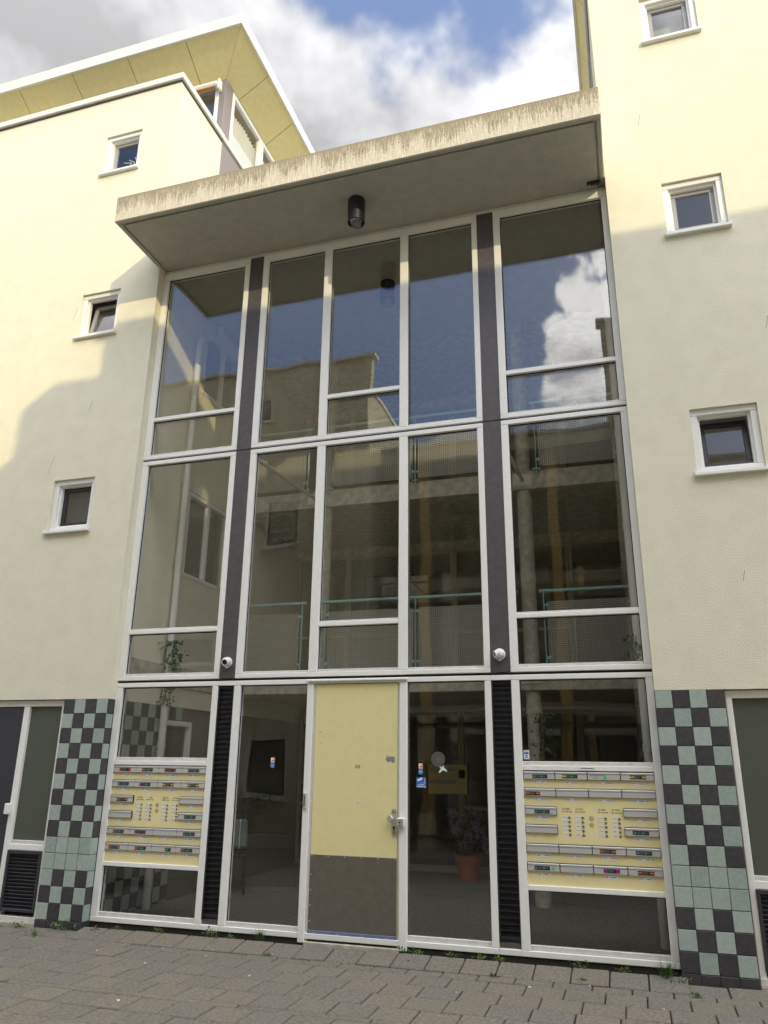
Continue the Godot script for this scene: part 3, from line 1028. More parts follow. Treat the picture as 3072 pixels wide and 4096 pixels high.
	for i in 4:
		part(d, "screw", lathe([Vector2(0, 0.003), Vector2(0.004, 0.002), Vector2(0.0055, 0)], 8), "steel", Vector3(-2.988, 0.20 + i * 0.13, -0.007) - d.global_position, Basis(Vector3.RIGHT, PI / 2))
	bx(d, "threshold_plate", "blade_steel", -3.004, -2.146, 0.082, 0.124, -0.0068, -0.003, 0.001)
	for i in 4:
		part(d, "screw", lathe([Vector2(0, 0.003), Vector2(0.004, 0.002), Vector2(0.006, 0)], 8), "steel", Vector3(-2.94 + i * 0.235, 0.103, -0.003) - d.global_position, Basis(Vector3.RIGHT, PI / 2))
	# long plate with a knob and a cylinder lock
	var st := new_st()
	add_box(st, Vector3(0, 0, 0.004), Vector3(0.044, 0.200, 0.008), 0.002)
	add_tube(st, Vector3(0, 0.100, 0), Vector3(0, 0.100, 0.008), 0.022, 20)
	add_tube(st, Vector3(0, -0.100, 0), Vector3(0, -0.100, 0.008), 0.022, 20)
	part(d, "handle_plate", st.commit(), "steel", Vector3(-2.176, 1.068, -0.0095) - d.global_position)
	part(d, "door_knob", lathe([Vector2(0.011, 0.0), Vector2(0.011, 0.032), Vector2(0.030, 0.036), Vector2(0.033, 0.044), Vector2(0.033, 0.056), Vector2(0.028, 0.062), Vector2(0.0, 0.063)], 20), "steel", Vector3(-2.182, 1.103, -0.002) - d.global_position, Basis(Vector3.RIGHT, PI / 2) * Basis(Vector3(0, 0, 1), 0.35))
	st = new_st()
	add_tube(st, Vector3(0, 0.006, 0), Vector3(0, 0.006, 0.010), 0.009, 14)
	add_box(st, Vector3(0, -0.008, 0.005), Vector3(0.010, 0.022, 0.010), 0.002)
	part(d, "lock_cylinder", st.commit(), "black", Vector3(-2.176, 1.022, -0.002) - d.global_position)
	# prints and scuffs on the leaf
	st = new_st()
	for q in [[Vector3(-0.045, 0, 0), Vector3(-0.018, 0.040, 0), Vector3(-0.018, 0.022, 0)], [Vector3(-0.045, 0, 0), Vector3(-0.018, 0.022, 0), Vector3(-0.014, -0.026, 0)], [Vector3(-0.045, 0, 0), Vector3(-0.014, -0.026, 0), Vector3(-0.024, -0.028, 0)], [Vector3(-0.018, 0.022, 0), Vector3(0.046, 0.026, 0), Vector3(0.050, -0.024, 0)], [Vector3(-0.018, 0.022, 0), Vector3(0.050, -0.024, 0), Vector3(0.012, -0.020, 0)], [Vector3(-0.018, 0.022, 0), Vector3(0.012, -0.020, 0), Vector3(-0.014, -0.026, 0)], [Vector3(0.012, -0.020, 0), Vector3(0.050, -0.024, 0), Vector3(0.030, -0.036, 0)]]:
		tri_(st, q[0], q[1], q[2], Vector3(0, 0, 1))
	part(d, "arrow_mark", st.commit(), "residue", Vector3(-2.222, 1.628, -0.0088) - d.global_position)
	var lb := multi([["print_red", [[0, 0, 0.046, 0.026, 0]]], ["paper", [[0, 0.003, 0.036, 0.004, 1], [0, -0.005, 0.030, 0.004, 1]]]])
	part(d, "sticker", lb, "", Vector3(-2.546, 1.556, -0.0095) - d.global_position)
	part(d, "sticker", box(Vector3(0.046, 0.016, 0.0008)), "dirt_white", Vector3(-2.553, 1.232, -0.0095) - d.global_position)
	part(d, "scratch", box(Vector3(0.022, 0.003, 0.0008)), "ink", Vector3(-2.538, 1.231, -0.0088) - d.global_position)
	for q in [[-2.76, 2.30, 0.012, 0.7], [-2.945, 1.875, 0.035, 0.0], [-2.93, 1.77, 0.014, -0.6], [-2.20, 1.335, 0.012, -1.2], [-2.78, 2.31, 0.006, 0.2]]:
		part(d, "scratch", box(Vector3(q[2], 0.003, 0.0008)), "ink", Vector3(q[0], q[1], -0.0095) - d.global_position, Basis(Vector3(0, 0, 1), q[3]))
	# threshold under the door
	bx(t, "threshold", "gallery_concrete", -3.03, -2.125, -0.05, 0.030, -0.08, 0.02, 0.004)
	bx(t, "plinth", "soil", XL, XR, -0.09, 0.045, -0.10, -0.015, 0.0)
	# fittings on the posts
	var k1 := bx(t, "lock_plate", "steel", -3.090, -3.052, 1.160, 1.315, 0.006, 0.030, 0.010)
	bx(k1, "slot", "black", -3.074, -3.066, 1.185, 1.285, 0.030, 0.0315, 0.0)
	var k2 := bx(t, "key_switch", "camera_white", -2.140, -2.066, 1.030, 1.112, 0.0062, 0.050, 0.010)
	bx(k2, "face_plate", "steel", -2.136, -2.072, 1.036, 1.106, 0.050, 0.0525, 0.002)
	part(k2, "key_hole", tube(Vector3.ZERO, Vector3(0, 0, 0.004), 0.008, 12), "black", Vector3(-2.104, 1.075, 0.0522) - k2.global_position)
	bx(k2, "mark", "ink", -2.114, -2.094, 1.042, 1.050, 0.0525, 0.0533)

func multi(parts: Array) -> ArrayMesh:
	# flat print: each entry is a material and rectangles [x, y, w, h, layer]
	var m := ArrayMesh.new()
	for p in parts:
		var st := new_st()
		for q in p[1]:
			add_box(st, Vector3(q[0], q[1], 0.0004 * q[4]), Vector3(q[2], q[3], 0.0012))
		st.set_material(M[p[0]])
		st.commit(m)
	return m

# ---------------------------------------------------------------- galleries behind the screen
func railing(x0: float, x1: float, yf: float, z: float, posts: Array, label: String):
	var t := thing("gallery_railing", label, "railing", Vector3((x0 + x1) / 2, yf, z), "railings along the galleries")
	var o := -t.global_position
	part(t, "handrail", tube(Vector3(x0, yf + 0.985, z) + o, Vector3(x1, yf + 0.985, z) + o, 0.021, 12), "turquoise")
	var panels := []
	for i in posts.size():
		var x: float = posts[i]
		var st := new_st()
		add_box(st, Vector3(x, yf + 0.45, z) + o, Vector3(0.012, 1.03, 0.042), 0.003)
		add_box(st, Vector3(x, yf + 0.006, z) + o, Vector3(0.10, 0.012, 0.07), 0.003)
		var p := part(t, "post", st.commit(), "turquoise")
		for yy in [0.14, 0.80]:
			for sd in [-1.0, 1.0]:
				if (i == 0 and sd < 0.0) or (i == posts.size() - 1 and sd > 0.0):
					continue
				var c := new_st()
				add_box(c, Vector3(x + sd * 0.03, yf + yy, z) + o, Vector3(0.05, 0.035, 0.008), 0.001)
				add_tube(c, Vector3(x + sd * 0.045, yf + yy, z) + o, Vector3(x + sd * 0.045, yf + yy, z + 0.012) + o, 0.008, 8)
				part(p, "clamp", c.commit(), "turquoise")
		if i > 0:
			panels.append([posts[i - 1] + 0.045, x - 0.045])
	for q in panels:
		var st := new_st()
		var y0 := yf + 0.05
		var y1 := yf + 0.84
		var n := int((q[1] - q[0]) / 0.027)
		for k in n + 1:
			var x: float = lerpf(q[0], q[1], float(k) / n)
			add_box(st, Vector3(x, (y0 + y1) / 2, z + 0.002) + o, Vector3(0.0065, y1 - y0, 0.005))
		var mrows := 29
		for k in mrows + 1:
			add_box(st, Vector3((q[0] + q[1]) / 2, lerpf(y0, y1, float(k) / mrows), z - 0.002) + o, Vector3(q[1] - q[0], 0.0065, 0.005))
		var w := part(t, "wire_mesh", st.commit(), "mesh_steel")
		w.set_meta("kind", "stuff")

func glazed_front(parent: Node3D, x0: float, x1: float, y0: float, y1: float, z: float, step: float, m: String):
	# a row of tall windows and doors with frames
	var n := int(round((x1 - x0) / step))
	for i in n:
		var a := lerpf(x0, x1, float(i) / n)
		var b := lerpf(x0, x1, float(i + 1) / n)
		var f := wp(parent, "window", ring(a + 0.002, b - 0.002, y0, y1, 0.05, 0.06, 0.004), m, Vector3(0, 0, z))
		bx(f, "pane", "glass_small", a + 0.05, b - 0.05, y0 + 0.05, y1 - 0.05, z - 0.034, z - 0.028)
		if i % 3 != 2:
			bx(f, "transom", m, a + 0.05, b - 0.05, y0 + 0.85, y0 + 0.90, z - 0.05, z - 0.004, 0.003)

func build_galleries():
	var zf := -2.48
	var t := thing("gallery_building", "grey concrete gallery building with round columns seen behind the entrance glass", "building", Vector3(-2.57, 0.03, -2.5))
	for y in [[2.467, 2.72, zf], [5.117, 5.371, zf], [7.74, 8.02, zf], [10.3, 10.55, -3.0]]:
		bx(t, "floor_slab", "gallery_concrete", XL + 0.021, XR - 0.021, y[0], y[1], -6.79, y[2], 0.008)
	for x in [-4.015, -1.130]:
		for y in [[0.03, 2.467], [2.72, 5.117], [5.371, 7.74]]:
			part(t, "column", lathe([Vector2(0.097, 0.0), Vector2(0.097, y[1] - y[0])], 28), "gallery_concrete", Vector3(x, y[0], zf - 0.13) - t.global_position)
	# glazed fronts of the flats
	for y in [[2.72, 5.117], [5.371, 7.74]]:
		bx(t, "lintel", "gallery_concrete", XL + 0.001, XR - 0.001, y[0] + 2.24, y[1], -4.8, -4.7)
		glazed_front(t, XL + 0.03, XR - 0.03, y[0], y[0] + 2.24, -4.7, 0.92, "cream_frame")
	bx(t, "back_wall", "room_paint", XL, XR, 0.0, 10.4, -6.9, -6.8)
	# glazed partition of the ground floor
	bx(t, "base_rail", "cream_frame", XL + 0.02, XR - 0.02, 0.031, 0.075, -5.06, -5.0, 0.003)
	glazed_front(t, XL + 0.05, XR - 0.05, 0.076, 2.46, -5.0, 0.92, "cream_frame")
	# railings in three lengths on two floors, between the columns
	for i in 2:
		var yf: float = [2.72, 5.371][i]
		var s: String = ["first", "second"][i]
		railing(-5.33, -4.19, yf, -2.44, [-5.28, -4.25], "short turquoise railing against the downpipe wall, %s gallery up" % s)
		railing(-3.95, -1.25, yf, -2.44, [-3.90, -2.615, -1.31], "long turquoise mesh railing between the round columns, %s gallery up" % s)
		railing(-0.98, 0.20, yf, -2.44, [-0.93, 0.14], "short turquoise railing beyond the column with the ivy, %s gallery up" % s)
	# struts that hold the screen
	for i in 4:
		var x: float = [-4.02, -1.14][i % 2]
		var y: float = [2.41, 5.02][i / 2]
		var b := Vector3([-4.13, -1.13][i % 2], y + 0.225, zf + 0.006)
		var s := thing("steel_strut", "%s steel strut bolted to the %s slab edge near the %s column" % ["white painted", ["lower", "upper"][i / 2], ["chair-side", "ivy-side"][i % 2]], "strut", b, "struts bracing the entrance screen")
		part(s, "plate", box(Vector3(0.24, 0.17, 0.012), 0.002), "strut_steel")
		var a := Vector3(x, y, -0.086) - b
		part(s, "tube", tube(a, Vector3(0, 0, 0.004), 0.026, 14), "strut_steel")
		for q in [Vector3(-0.095, 0.06, 0.006), Vector3(0.095, 0.06, 0.006), Vector3(-0.095, -0.06, 0.006), Vector3(0.095, -0.06, 0.006)]:
			part(s, "bolt", tube(q, q + Vector3(0, 0, 0.01), 0.010, 6), "steel")

# ---------------------------------------------------------------- across the street, seen in the glass
func opposite_block(r: bool):
	var x0 := 0.12 if r else -15.0
	var x1 := 15.0 if r else -5.28
	var t := thing("apartment_block", "shaded stucco block across the street with an added shadow-casting box on its roof" if r else "shaded stucco block across the street with a striped window blind", "building", Vector3((x0 + x1) / 2, 0, DOP))
	var holes := []
	var wins := []
	if r:
		wins = [[1.2, 2.1, 6.28, 7.46, "plain"], [1.2, 2.1, 3.6, 4.8, "plain"], [4.2, 5.1, 6.28, 7.46, "plain"], [1.2, 2.1, 9.1, 10.2, "plain"]]
	else:
		wins = [[-7.83, -6.87, 6.28, 7.46, "striped"], [-8.6, -7.80, 9.55, 10.2, "plain"], [-7.9, -6.9, 0.85, 2.10, "plain"], [-12.2, -11.2, 6.28, 7.46, "plain"], [-10.3, -8.9, 3.65, 4.35, "plain"]]
	for w in wins:
		holes.append([-w[1], -w[0], w[2], w[3]])
	var turn := Basis(Vector3.UP, PI)
	wp(t, "wall", wall_mesh(-x1, -x0, -0.1, 10.92, holes, 0.22), "stucco_weathered", Vector3(0, 0, DOP), turn)
	for w in wins:
		var f := wp(t, "window", ring(-w[1], -w[0], w[2], w[3], 0.075, 0.09, 0.004), "trim_white", Vector3(0, 0, DOP + 0.02), turn)
		part(f, "pane", box(Vector3(w[1] - w[0] - 0.15, w[3] - w[2] - 0.15, 0.006)), "glass_small", Vector3(-(w[0] + w[1]) / 2, (w[2] + w[3]) / 2, -0.05))
		part(f, "sill", box(Vector3(w[1] - w[0] + 0.06, 0.035, 0.09), 0.004), "trim_white", Vector3(-(w[0] + w[1]) / 2, w[2] - 0.02, 0.03))
		part(f, "sash", ring(-w[1] + 0.08, -w[0] - 0.08, w[2] + 0.08, w[3] - 0.08, 0.05, 0.03, 0.003), "sash_dark", Vector3(0, 0, -0.03))
		if w[4] == "striped":
			for k in 9:
				part(f, "blind_stripe", box(Vector3(w[1] - w[0] - 0.2, 0.065 if k % 2 == 0 else 0.05, 0.004)), "blind_pale" if k % 2 == 0 else "blind_green", Vector3(-(w[0] + w[1]) / 2, w[3] - 0.16 - k * 0.098, -0.09))
		part(f, "room_back", box(Vector3(w[1] - w[0] + 0.2, w[3] - w[2] + 0.2, 0.01)), "room_paint", Vector3(-(w[0] + w[1]) / 2, (w[2] + w[3]) / 2, -0.5))
	# parapet cap, then the lower roof edge behind the front wall
	bx(t, "parapet_cap", "roof_trim", x0 - (0.1 if r else 0.0), x1 + (0.0 if r else 0.1), 10.92, 11.01, DOP - 0.06, DOP + 0.28, 0.006)
	var sx := x0 if r else x1
	var sgn := 1.0 if r else -1.0
	var a := minf(sx, sx + sgn * 0.2)
	var b := maxf(sx, sx + sgn * 0.2)
	bx(t, "side_wall", "stucco_weathered", a, b, -0.1, 10.08, DOP + 0.22, DOP + 7.0)
	bx(t, "side_cap", "roof_trim", a - 0.04, b + 0.04, 10.08, 10.16, DOP + 0.285, DOP + 7.0, 0.006)
	bx(t, "flat_roof", "roofing", (b if r else x0), (x1 if r else a), 9.7, 9.9, DOP + 0.22, DOP + 7.0)
	bx(t, "back_wall", "stucco_weathered", x0, x1, -0.1, 10.0, DOP + 7.0, DOP + 7.2)
	if r:
		bx(t, "added_roof_box", "stucco_weathered", 0.80, 3.2, 9.9, 11.30, DOP + 2.0, DOP + 2.65, 0.01)  # unseen box, added and sized to cast the stepped shadow
	# chequered tiles at street level
	for row in 14:
		var top := 2.165 - 0.155 * row
		for col in 6:
			var xa := (x1 - 0.145 * (col + 1)) if not r else (x0 + 0.145 * col)
			if not r and xa + 0.14 < -6.86 + 0.0 and false:
				continue
			bx(t, "tile", "tile_dark" if (row + col) % 2 == 0 else "tile_green", xa + 0.003, xa + 0.142, top, top + 0.149, DOP - 0.014, DOP + 0.002, 0.002)

func build_opposite():
	opposite_block(false)
	opposite_block(true)
	var t := thing("gallery_building", "gallery building across the street with square yellow columns, mirrored in the glass", "building", Vector3(-2.58, 0, DOP))
	bx(t, "roof_edge", "stucco_weathered", -5.279, 0.119, 8.12, 8.42, DOP + 0.15, DOP + 4.0, 0.006)
	bx(t, "roof_cap", "roof_trim", -5.279, 0.119, 8.42, 8.50, DOP + 0.10, DOP + 4.0, 0.006)
	for y in [2.5, 5.2]:
		bx(t, "floor_slab", "gallery_concrete", -5.279, 0.119, y, y + 0.25, DOP + 0.6, DOP + 4.0, 0.006)
	for x in [-4.0, -1.17]:
		bx(t, "column", "yellow_column", x - 0.10, x + 0.10, 0.05, 8.12, DOP + 0.16, DOP + 0.36, 0.012)
		bx(t, "column_base", "gallery_concrete", x - 0.16, x + 0.16, -0.06, 0.18, DOP + 0.10, DOP + 0.42, 0.01)
	bx(t, "back_wall", "room_paint", -5.279, 0.119, -0.1, 8.119, DOP + 3.9, DOP + 4.0)
	for y in [0.0, 2.75, 5.45]:
		glazed_front(t, -4.9, -0.3, y + 0.05, y + 2.4, DOP + 2.2, 0.92, "cream_frame")
	# gate with a bar of anti-climb spikes
	var g := thing("spiked_gate", "dark barred gate topped by a bar of pale anti-climb spikes, across the street", "gate", Vector3(-2.58, -0.03, DOP + 0.05))
	var o := -g.global_position
	part(g, "spike_bar", tube(Vector3(-5.27, 2.58, DOP + 0.05) + o, Vector3(0.11, 2.58, DOP + 0.05) + o, 0.018, 8), "strut_steel")
	for i in 62:
		var x := -5.2 + i * 0.0855
		var st := new_st()
		for k in 4:
			var ang := k * PI / 2 + rng.randf() * 1.4
			var dir := Vector3(rng.randf_range(-0.12, 0.12), cos(ang), sin(ang)).normalized()
			add_tube(st, Vector3(x, 2.58, DOP + 0.05) + o + dir * 0.012, Vector3(x, 2.58, DOP + 0.05) + o + dir * 0.15, 0.013, 4, 0.001, false)
		part(g, "spike", st.commit(), "strut_steel")
	for y in [0.2, 2.3]:
		bx(g, "gate_rail", "chair_dark", -5.27, 0.11, y, y + 0.04, DOP + 0.03, DOP + 0.07, 0.003)
	for i in 40:
		bx(g, "gate_bar", "chair_dark", -5.2 + i * 0.134, -5.184 + i * 0.134, 0.24, 2.3, DOP + 0.042, DOP + 0.058, 0.0)
	# planter strip with shrubs in front of the opposite wall
	var p := thing("planter", "low concrete planter with shrubs below the opposite ground-floor window", "planter", Vector3(-7.4, -0.03, DOP - 0.55))
	bx(p, "kerb", "gallery_concrete", -9.4, -5.5, -0.03, 0.22, DOP - 0.92, DOP - 0.84, 0.01)
	bx(p, "kerb", "gallery_concrete", -5.58, -5.5, -0.03, 0.219, DOP - 0.839, DOP - 0.02, 0.01)
	bx(p, "earth", "soil", -9.4, -5.585, -0.03, 0.16, DOP - 0.838, DOP - 0.02)

# ---------------------------------------------------------------- mailbox panels
func add_text(st: SurfaceTool, s: String, size: float, at: Vector3):
	var tm := TextMesh.new()
	var f := SystemFont.new()
	f.font_names = PackedStringArray(["Droid Sans"])
	f.font_weight = 700
	tm.font = f
	tm.text = s
	tm.font_size = 32
	tm.pixel_size = size / 24.0
	tm.depth = 0.0004
	tm.curve_step = 4.0
	st.append_from(tm, 0, Transform3D(Basis(), at))

func text_part(parent: Node3D, called: String, s: String, size: float, m: String, at: Vector3):
	var st := new_st()
	add_text(st, s, size, Vector3.ZERO)
	return part(parent, called, st.commit(), m, at)

func sticker_mesh(kind: String) -> ArrayMesh:
	var key := "sticker " + kind
	if meshes.has(key):
		return meshes[key]
	var m := ArrayMesh.new()
	var cols := {"O": "print_orange", "Y": "print_yellow", "R": "print_red", "M": "print_magenta", "J": "print_green", "T": "print_teal"}
	var w := 0.132
	var st := new_st()
	if kind == "J":
		w = 0.066
	add_box(st, Vector3.ZERO, Vector3(w, 0.031, 0.0012))
	st.set_material(M["black"])
	st.commit(m)
	var lines := new_st()
	if kind == "J":
		st = new_st()
		add_text(st, "JA", 0.021, Vector3(-0.012, 0.0, 0.0012))
		st.set_material(M["print_green"])
		st.commit(m)
		add_box(lines, Vector3(0.016, 0.004, 0.0010), Vector3(0.022, 0.003, 0.0006))
	else:
		for i in 2:
			var c: String = kind[i]
			st = new_st()
			var x := -0.048 if i == 0 else (0.048 if c != "J" and c != "T" else 0.016)
			if c in ["R", "M"]:
				add_box(st, Vector3(x, 0, 0.0008), Vector3(0.026, 0.026, 0.0008))
			elif c in ["O", "Y"]:
				add_text(st, "NEE", 0.0145, Vector3(x, 0, 0.0012))
			else:
				add_text(st, "JA", 0.0165, Vector3(x, 0, 0.0012))
			st.set_material(M[cols[c]])
			st.commit(m)
			if c in ["R", "M"]:
				st = new_st()
				add_text(st, "NEE", 0.011, Vector3(x, 0, 0.0016))
				st.set_material(M["black"])
				st.commit(m)
		for k in 3:
			add_box(lines, Vector3(-0.008 if kind[1] in ["O", "Y", "R", "M"] else -0.016, 0.007 - 0.007 * k, 0.0010), Vector3([0.046, 0.052, 0.038][k] * (1.0 if kind[1] in ["O", "Y", "R", "M"] else 0.55), 0.002, 0.0006))
		if kind[1] in ["J", "T"]:
			for k in 2:
				add_box(lines, Vector3(0.043, 0.004 - 0.008 * k, 0.0010), Vector3(0.024, 0.002, 0.0006))
	lines.set_material(M["ink_grey"])
	lines.commit(m)
	meshes[key] = m
	return m

func flap_mesh() -> ArrayMesh:
	if meshes.has("flap"):
		return meshes["flap"]
	# letter flap: a bent sheet with a rolled upper lip, 0.272 wide, 0.068 high
	var prof := [Vector2(0, 0), Vector2(0.016, 0.001), Vector2(0.020, 0.005), Vector2(0.014, 0.046), Vector2(0.017, 0.050), Vector2(0.017, 0.060), Vector2(0.013, 0.066), Vector2(0, 0.068)]
	var st := new_st()
	var h := 0.136
	for i in prof.size() - 1:
		var p: Vector2 = prof[i]
		var q: Vector2 = prof[i + 1]
		var n := Vector3(0, -(q.x - p.x), q.y - p.y).normalized()
		if n.z < 0.0:
			n = -n
		if i == 0:
			n = Vector3(0, -1, 0)
		quad(st, Vector3(-h, p.y, p.x), Vector3(h, p.y, p.x), Vector3(h, q.y, q.x), Vector3(-h, q.y, q.x), n)
	for sd in [-1.0, 1.0]:
		for i in range(1, prof.size() - 1):
			tri_(st, Vector3(sd * h, 0, 0), Vector3(sd * h, prof[i].y, prof[i].x), Vector3(sd * h, prof[i + 1].y, prof[i + 1].x), Vector3(sd, 0, 0))
	meshes["flap"] = st.commit()
	return meshes["flap"]

func build_mailboxes():
	# rows of stickers: O orange NEE, Y yellow NEE, R dark red, M magenta, J green JA, T teal JA, - none
	var left := [["RR", "OJ", "RR", "TT"], ["TT", "MJ", "YY", "YY"], ["OO", "", "", "-"], ["-", "", "", "TT"], ["OJ", "RR", "-", "TT"], ["OO", "OJ", "J", "OJ"]]
	var right := [["TT", "YJ", "G", "YY"], ["OO", "-", "-", "-"], ["TT", "", "", "-"], ["-", "", "", "TT"], ["-", "-", "OO", "TT"], ["T.", "-", "MM", "OO"]]
	var tops := [1.537, 1.394, 1.242, 1.091, 0.936, 0.785]
	for s in 2:
		var x0: float = [-5.285, -0.965][s]
		var w: float = [1.103, 1.123][s]
		var grid: Array = [left, right][s]
		var t := thing("mailbox_panel", ["yellow mailbox panel with intercom lettered 4E VERD 205 T/M 213", "yellow mailbox panel with intercom lettered 1E VERD 135 T/M 143"][s], "mailboxes", Vector3(x0 + w / 2, 0.605, -0.02), "mailbox panels")
		bx(t, "panel", "mailbox_yellow", x0 + 0.001, x0 + w - 0.001, 0.6055, 1.5435, -0.045, -0.020)
		var o := -t.global_position
		var cw := (w - 0.004) / 4.0
		for row in 6:
			for col in 4:
				var k: String = grid[row][col]
				if k == "":
					continue
				var cx := x0 + cw * (col + 0.5) + 0.002
				var y: float = tops[row] - 0.068
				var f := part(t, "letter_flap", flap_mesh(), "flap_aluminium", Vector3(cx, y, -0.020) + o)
				# black side cheeks and a black strip painting the slot's shadow over the flap
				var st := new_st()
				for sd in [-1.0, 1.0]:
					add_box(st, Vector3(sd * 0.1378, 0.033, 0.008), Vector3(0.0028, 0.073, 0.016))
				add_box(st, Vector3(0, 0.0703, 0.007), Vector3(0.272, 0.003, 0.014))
				part(f, "flap_cheeks_and_shade", st.commit(), "black")
				if k != "-":
					if k == "G":
						var gst := new_st()
						add_text(gst, "GEEN RECLAME", 0.013, Vector3(-0.055, 0.040, 0.0160))
						add_text(gst, "AUB", 0.013, Vector3(-0.07, 0.022, 0.0192))
						part(f, "handwriting", gst.commit(), "ink_grey")
						part(f, "round_sticker", tube(Vector3.ZERO, Vector3(0, 0, 0.001), 0.016, 18), "print_green", Vector3(0.01, 0.024, 0.0182), Basis(Vector3.RIGHT, -0.14))
					else:
						var off := 0.0
						if s == 1 and row == 1 and col == 0:
							off = -0.06
						elif k == "J":
							off = 0.045
						elif row == 5 and col == 0 and s == 0:
							off = -0.03
						var kk := "TT" if k == "T." else k
						var wob := rng.randf_range(-0.03, 0.03) if rng.randf() < 0.4 else 0.0
						part(f, "sticker", sticker_mesh(kk), "", Vector3(off + rng.randf_range(-0.012, 0.012), 0.027 + rng.randf_range(-0.003, 0.003), 0.0182), Basis(Vector3.RIGHT, -0.149) * Basis(Vector3(0, 0, 1), wob))
						if k == "T.":
							part(f, "round_sticker", tube(Vector3.ZERO, Vector3(0, 0, 0.001), 0.012, 18), "print_green", Vector3(0.083, 0.026, 0.0182), Basis(Vector3.RIGHT, -0.149))
				if s == 1 and row == 3 and col == 0:
					continue
				# name plate on two screws, its print too small to read
				var m := multi([["paper", [[0, 0, 0.128, 0.026, 0]]], ["ink_grey", [[-0.040, 0.0, 0.014, 0.008, 1], [0.012 + rng.randf() * 0.02, 0.0, rng.randf_range(0.03, 0.06), 0.0055, 1]]], ["black", [[-0.059, 0, 0.006, 0.006, 2], [0.059, 0, 0.006, 0.006, 2]]]])
				part(t, "name_plate", m, "", Vector3(cx + 0.005, y - 0.024 + rng.randf_range(-0.002, 0.002), -0.0192) + o, Basis(Vector3(0, 0, 1), rng.randf_range(-0.012, 0.012)))
		# intercom: four columns of buttons with number plates, two round speaker grilles, the floor lettering
		var sx := x0 + 5.285 + (0.0 if s == 0 else 0.008)
		var heads := [["4E VERD", "205 T/M 213", "3E VERD", "185 T/M 193", "2E VERD", "165 T/M 173", "1E VERD", "145 T/M 153"], ["1E VERD", "135 T/M 143", "2E VERD", "155 T/M 163", "3E VERD", "175 T/M 183", "4E VERD", "195 T/M 203"]]
		var first := [[205, 185, 165, 145], [135, 155, 175, 195]]
		for c in 4:
			var bxx: float = [-4.908, -4.794, -4.602, -4.488][c] + sx
			text_part(t, "floor_lettering", heads[s][c * 2], 0.0125, "ink", Vector3(bxx - 0.026, 1.2265, -0.0196) + o)
			text_part(t, "number_lettering", heads[s][c * 2 + 1], 0.0118, "ink", Vector3(bxx - 0.022, 1.2045, -0.0196) + o)
			for k in 5:
				var y := 1.159 - k * 0.0348
				var pm := multi([["paper", [[0, 0, 0.036, 0.025, 0]]], ["black", [[-0.015, 0, 0.004, 0.004, 2], [0.015, 0, 0.004, 0.004, 2]]]])
				var np := part(t, "number_plate", pm, "", Vector3(bxx - 0.043, y, -0.0193) + o)
				text_part(np, "number", str(first[s][c] + k * 2), 0.009, "ink", Vector3(0, 0, 0.0008))
				part(t, "bell_button", lathe([Vector2(0.0, 0.006), Vector2(0.007, 0.006), Vector2(0.0085, 0.004), Vector2(0.0125, 0.0035), Vector2(0.0135, 0.0)], 16), "steel", Vector3(bxx, y - 0.001, -0.0195) + o, Basis(Vector3.RIGHT, PI / 2))
				part(np, "button_core", tube(Vector3(0.043, -0.001, 0.005), Vector3(0.043, -0.001, 0.007), 0.0062, 12), "black")
		for gy in [1.153, 1.100]:
			var st := new_st()
			for a in range(-3, 4):
				for b in range(-3, 4):
					var p := Vector2(a + b * 0.5, b * 0.866) * 0.0068
					if p.length() < 0.0215:
						add_tube(st, Vector3(p.x, p.y, -0.0005), Vector3(p.x, p.y, 0.0008), 0.0019, 6)
			part(t, "speaker_grille", st.commit(), "black", Vector3(-4.722 + sx, gy, -0.0195) + o)
		if s == 0:
			part(t, "sticker_scrap", box(Vector3(0.026, 0.028, 0.001)), "print_mint", Vector3(-4.836 + sx, 1.228, -0.019) + o, Basis(Vector3(0, 0, 1), 0.1))
			part(t, "sticker_scrap", box(Vector3(0.026, 0.030, 0.001)), "yellow_column", Vector3(-4.652 + sx, 1.226, -0.019) + o, Basis(Vector3(0, 0, 1), -0.08))
		else:
			for q in [-0.88, -0.77]:
				part(t, "screw_hole", tube(Vector3.ZERO, Vector3(0, 0, 0.0008), 0.003, 8), "black", Vector3(q, 0.992, -0.0195) + o)
	var n := thing("notice_plate", "small white printed strip on the frame rail over the mailboxes", "notice", Vector3(-0.40, 1.566, 0.0))
	part(n, "plate", multi([["paper", [[0, 0, 0.145, 0.030, 0]]], ["ink", [[0, 0, 0.11, 0.006, 1], [-0.062, 0, 0.005, 0.005, 1], [0.062, 0, 0.005, 0.005, 1]]]]), "", Vector3(0, 0, 0.0005))

# ---------------------------------------------------------------- lamps, cameras, stickers
func downlight(at: Vector3, label: String):
	var t := thing("canopy_lamp", label, "lamp", at, "downlights")
	part(t, "housing", lathe([Vector2(0.0, 0.0), Vector2(0.092, 0.0), Vector2(0.098, -0.008), Vector2(0.098, -0.305), Vector2(0.094, -0.31), Vector2(0.088, -0.31)], 32), "lamp_black")
	part(t, "reflector_cup", lathe([Vector2(0.088, -0.308), Vector2(0.084, -0.27), Vector2(0.07, -0.20), Vector2(0.04, -0.15), Vector2(0.0, -0.14)], 32), "reflector")
	part(t, "lamp_tube", lathe([Vector2(0.012, -0.15), Vector2(0.012, -0.25), Vector2(0.0, -0.255)], 12), "camera_white", Vector3(0.02, 0, 0))
	part(t, "lamp_tube", lathe([Vector2(0.012, -0.15), Vector2(0.012, -0.25), Vector2(0.0, -0.255)], 12), "camera_white", Vector3(-0.02, 0, 0))

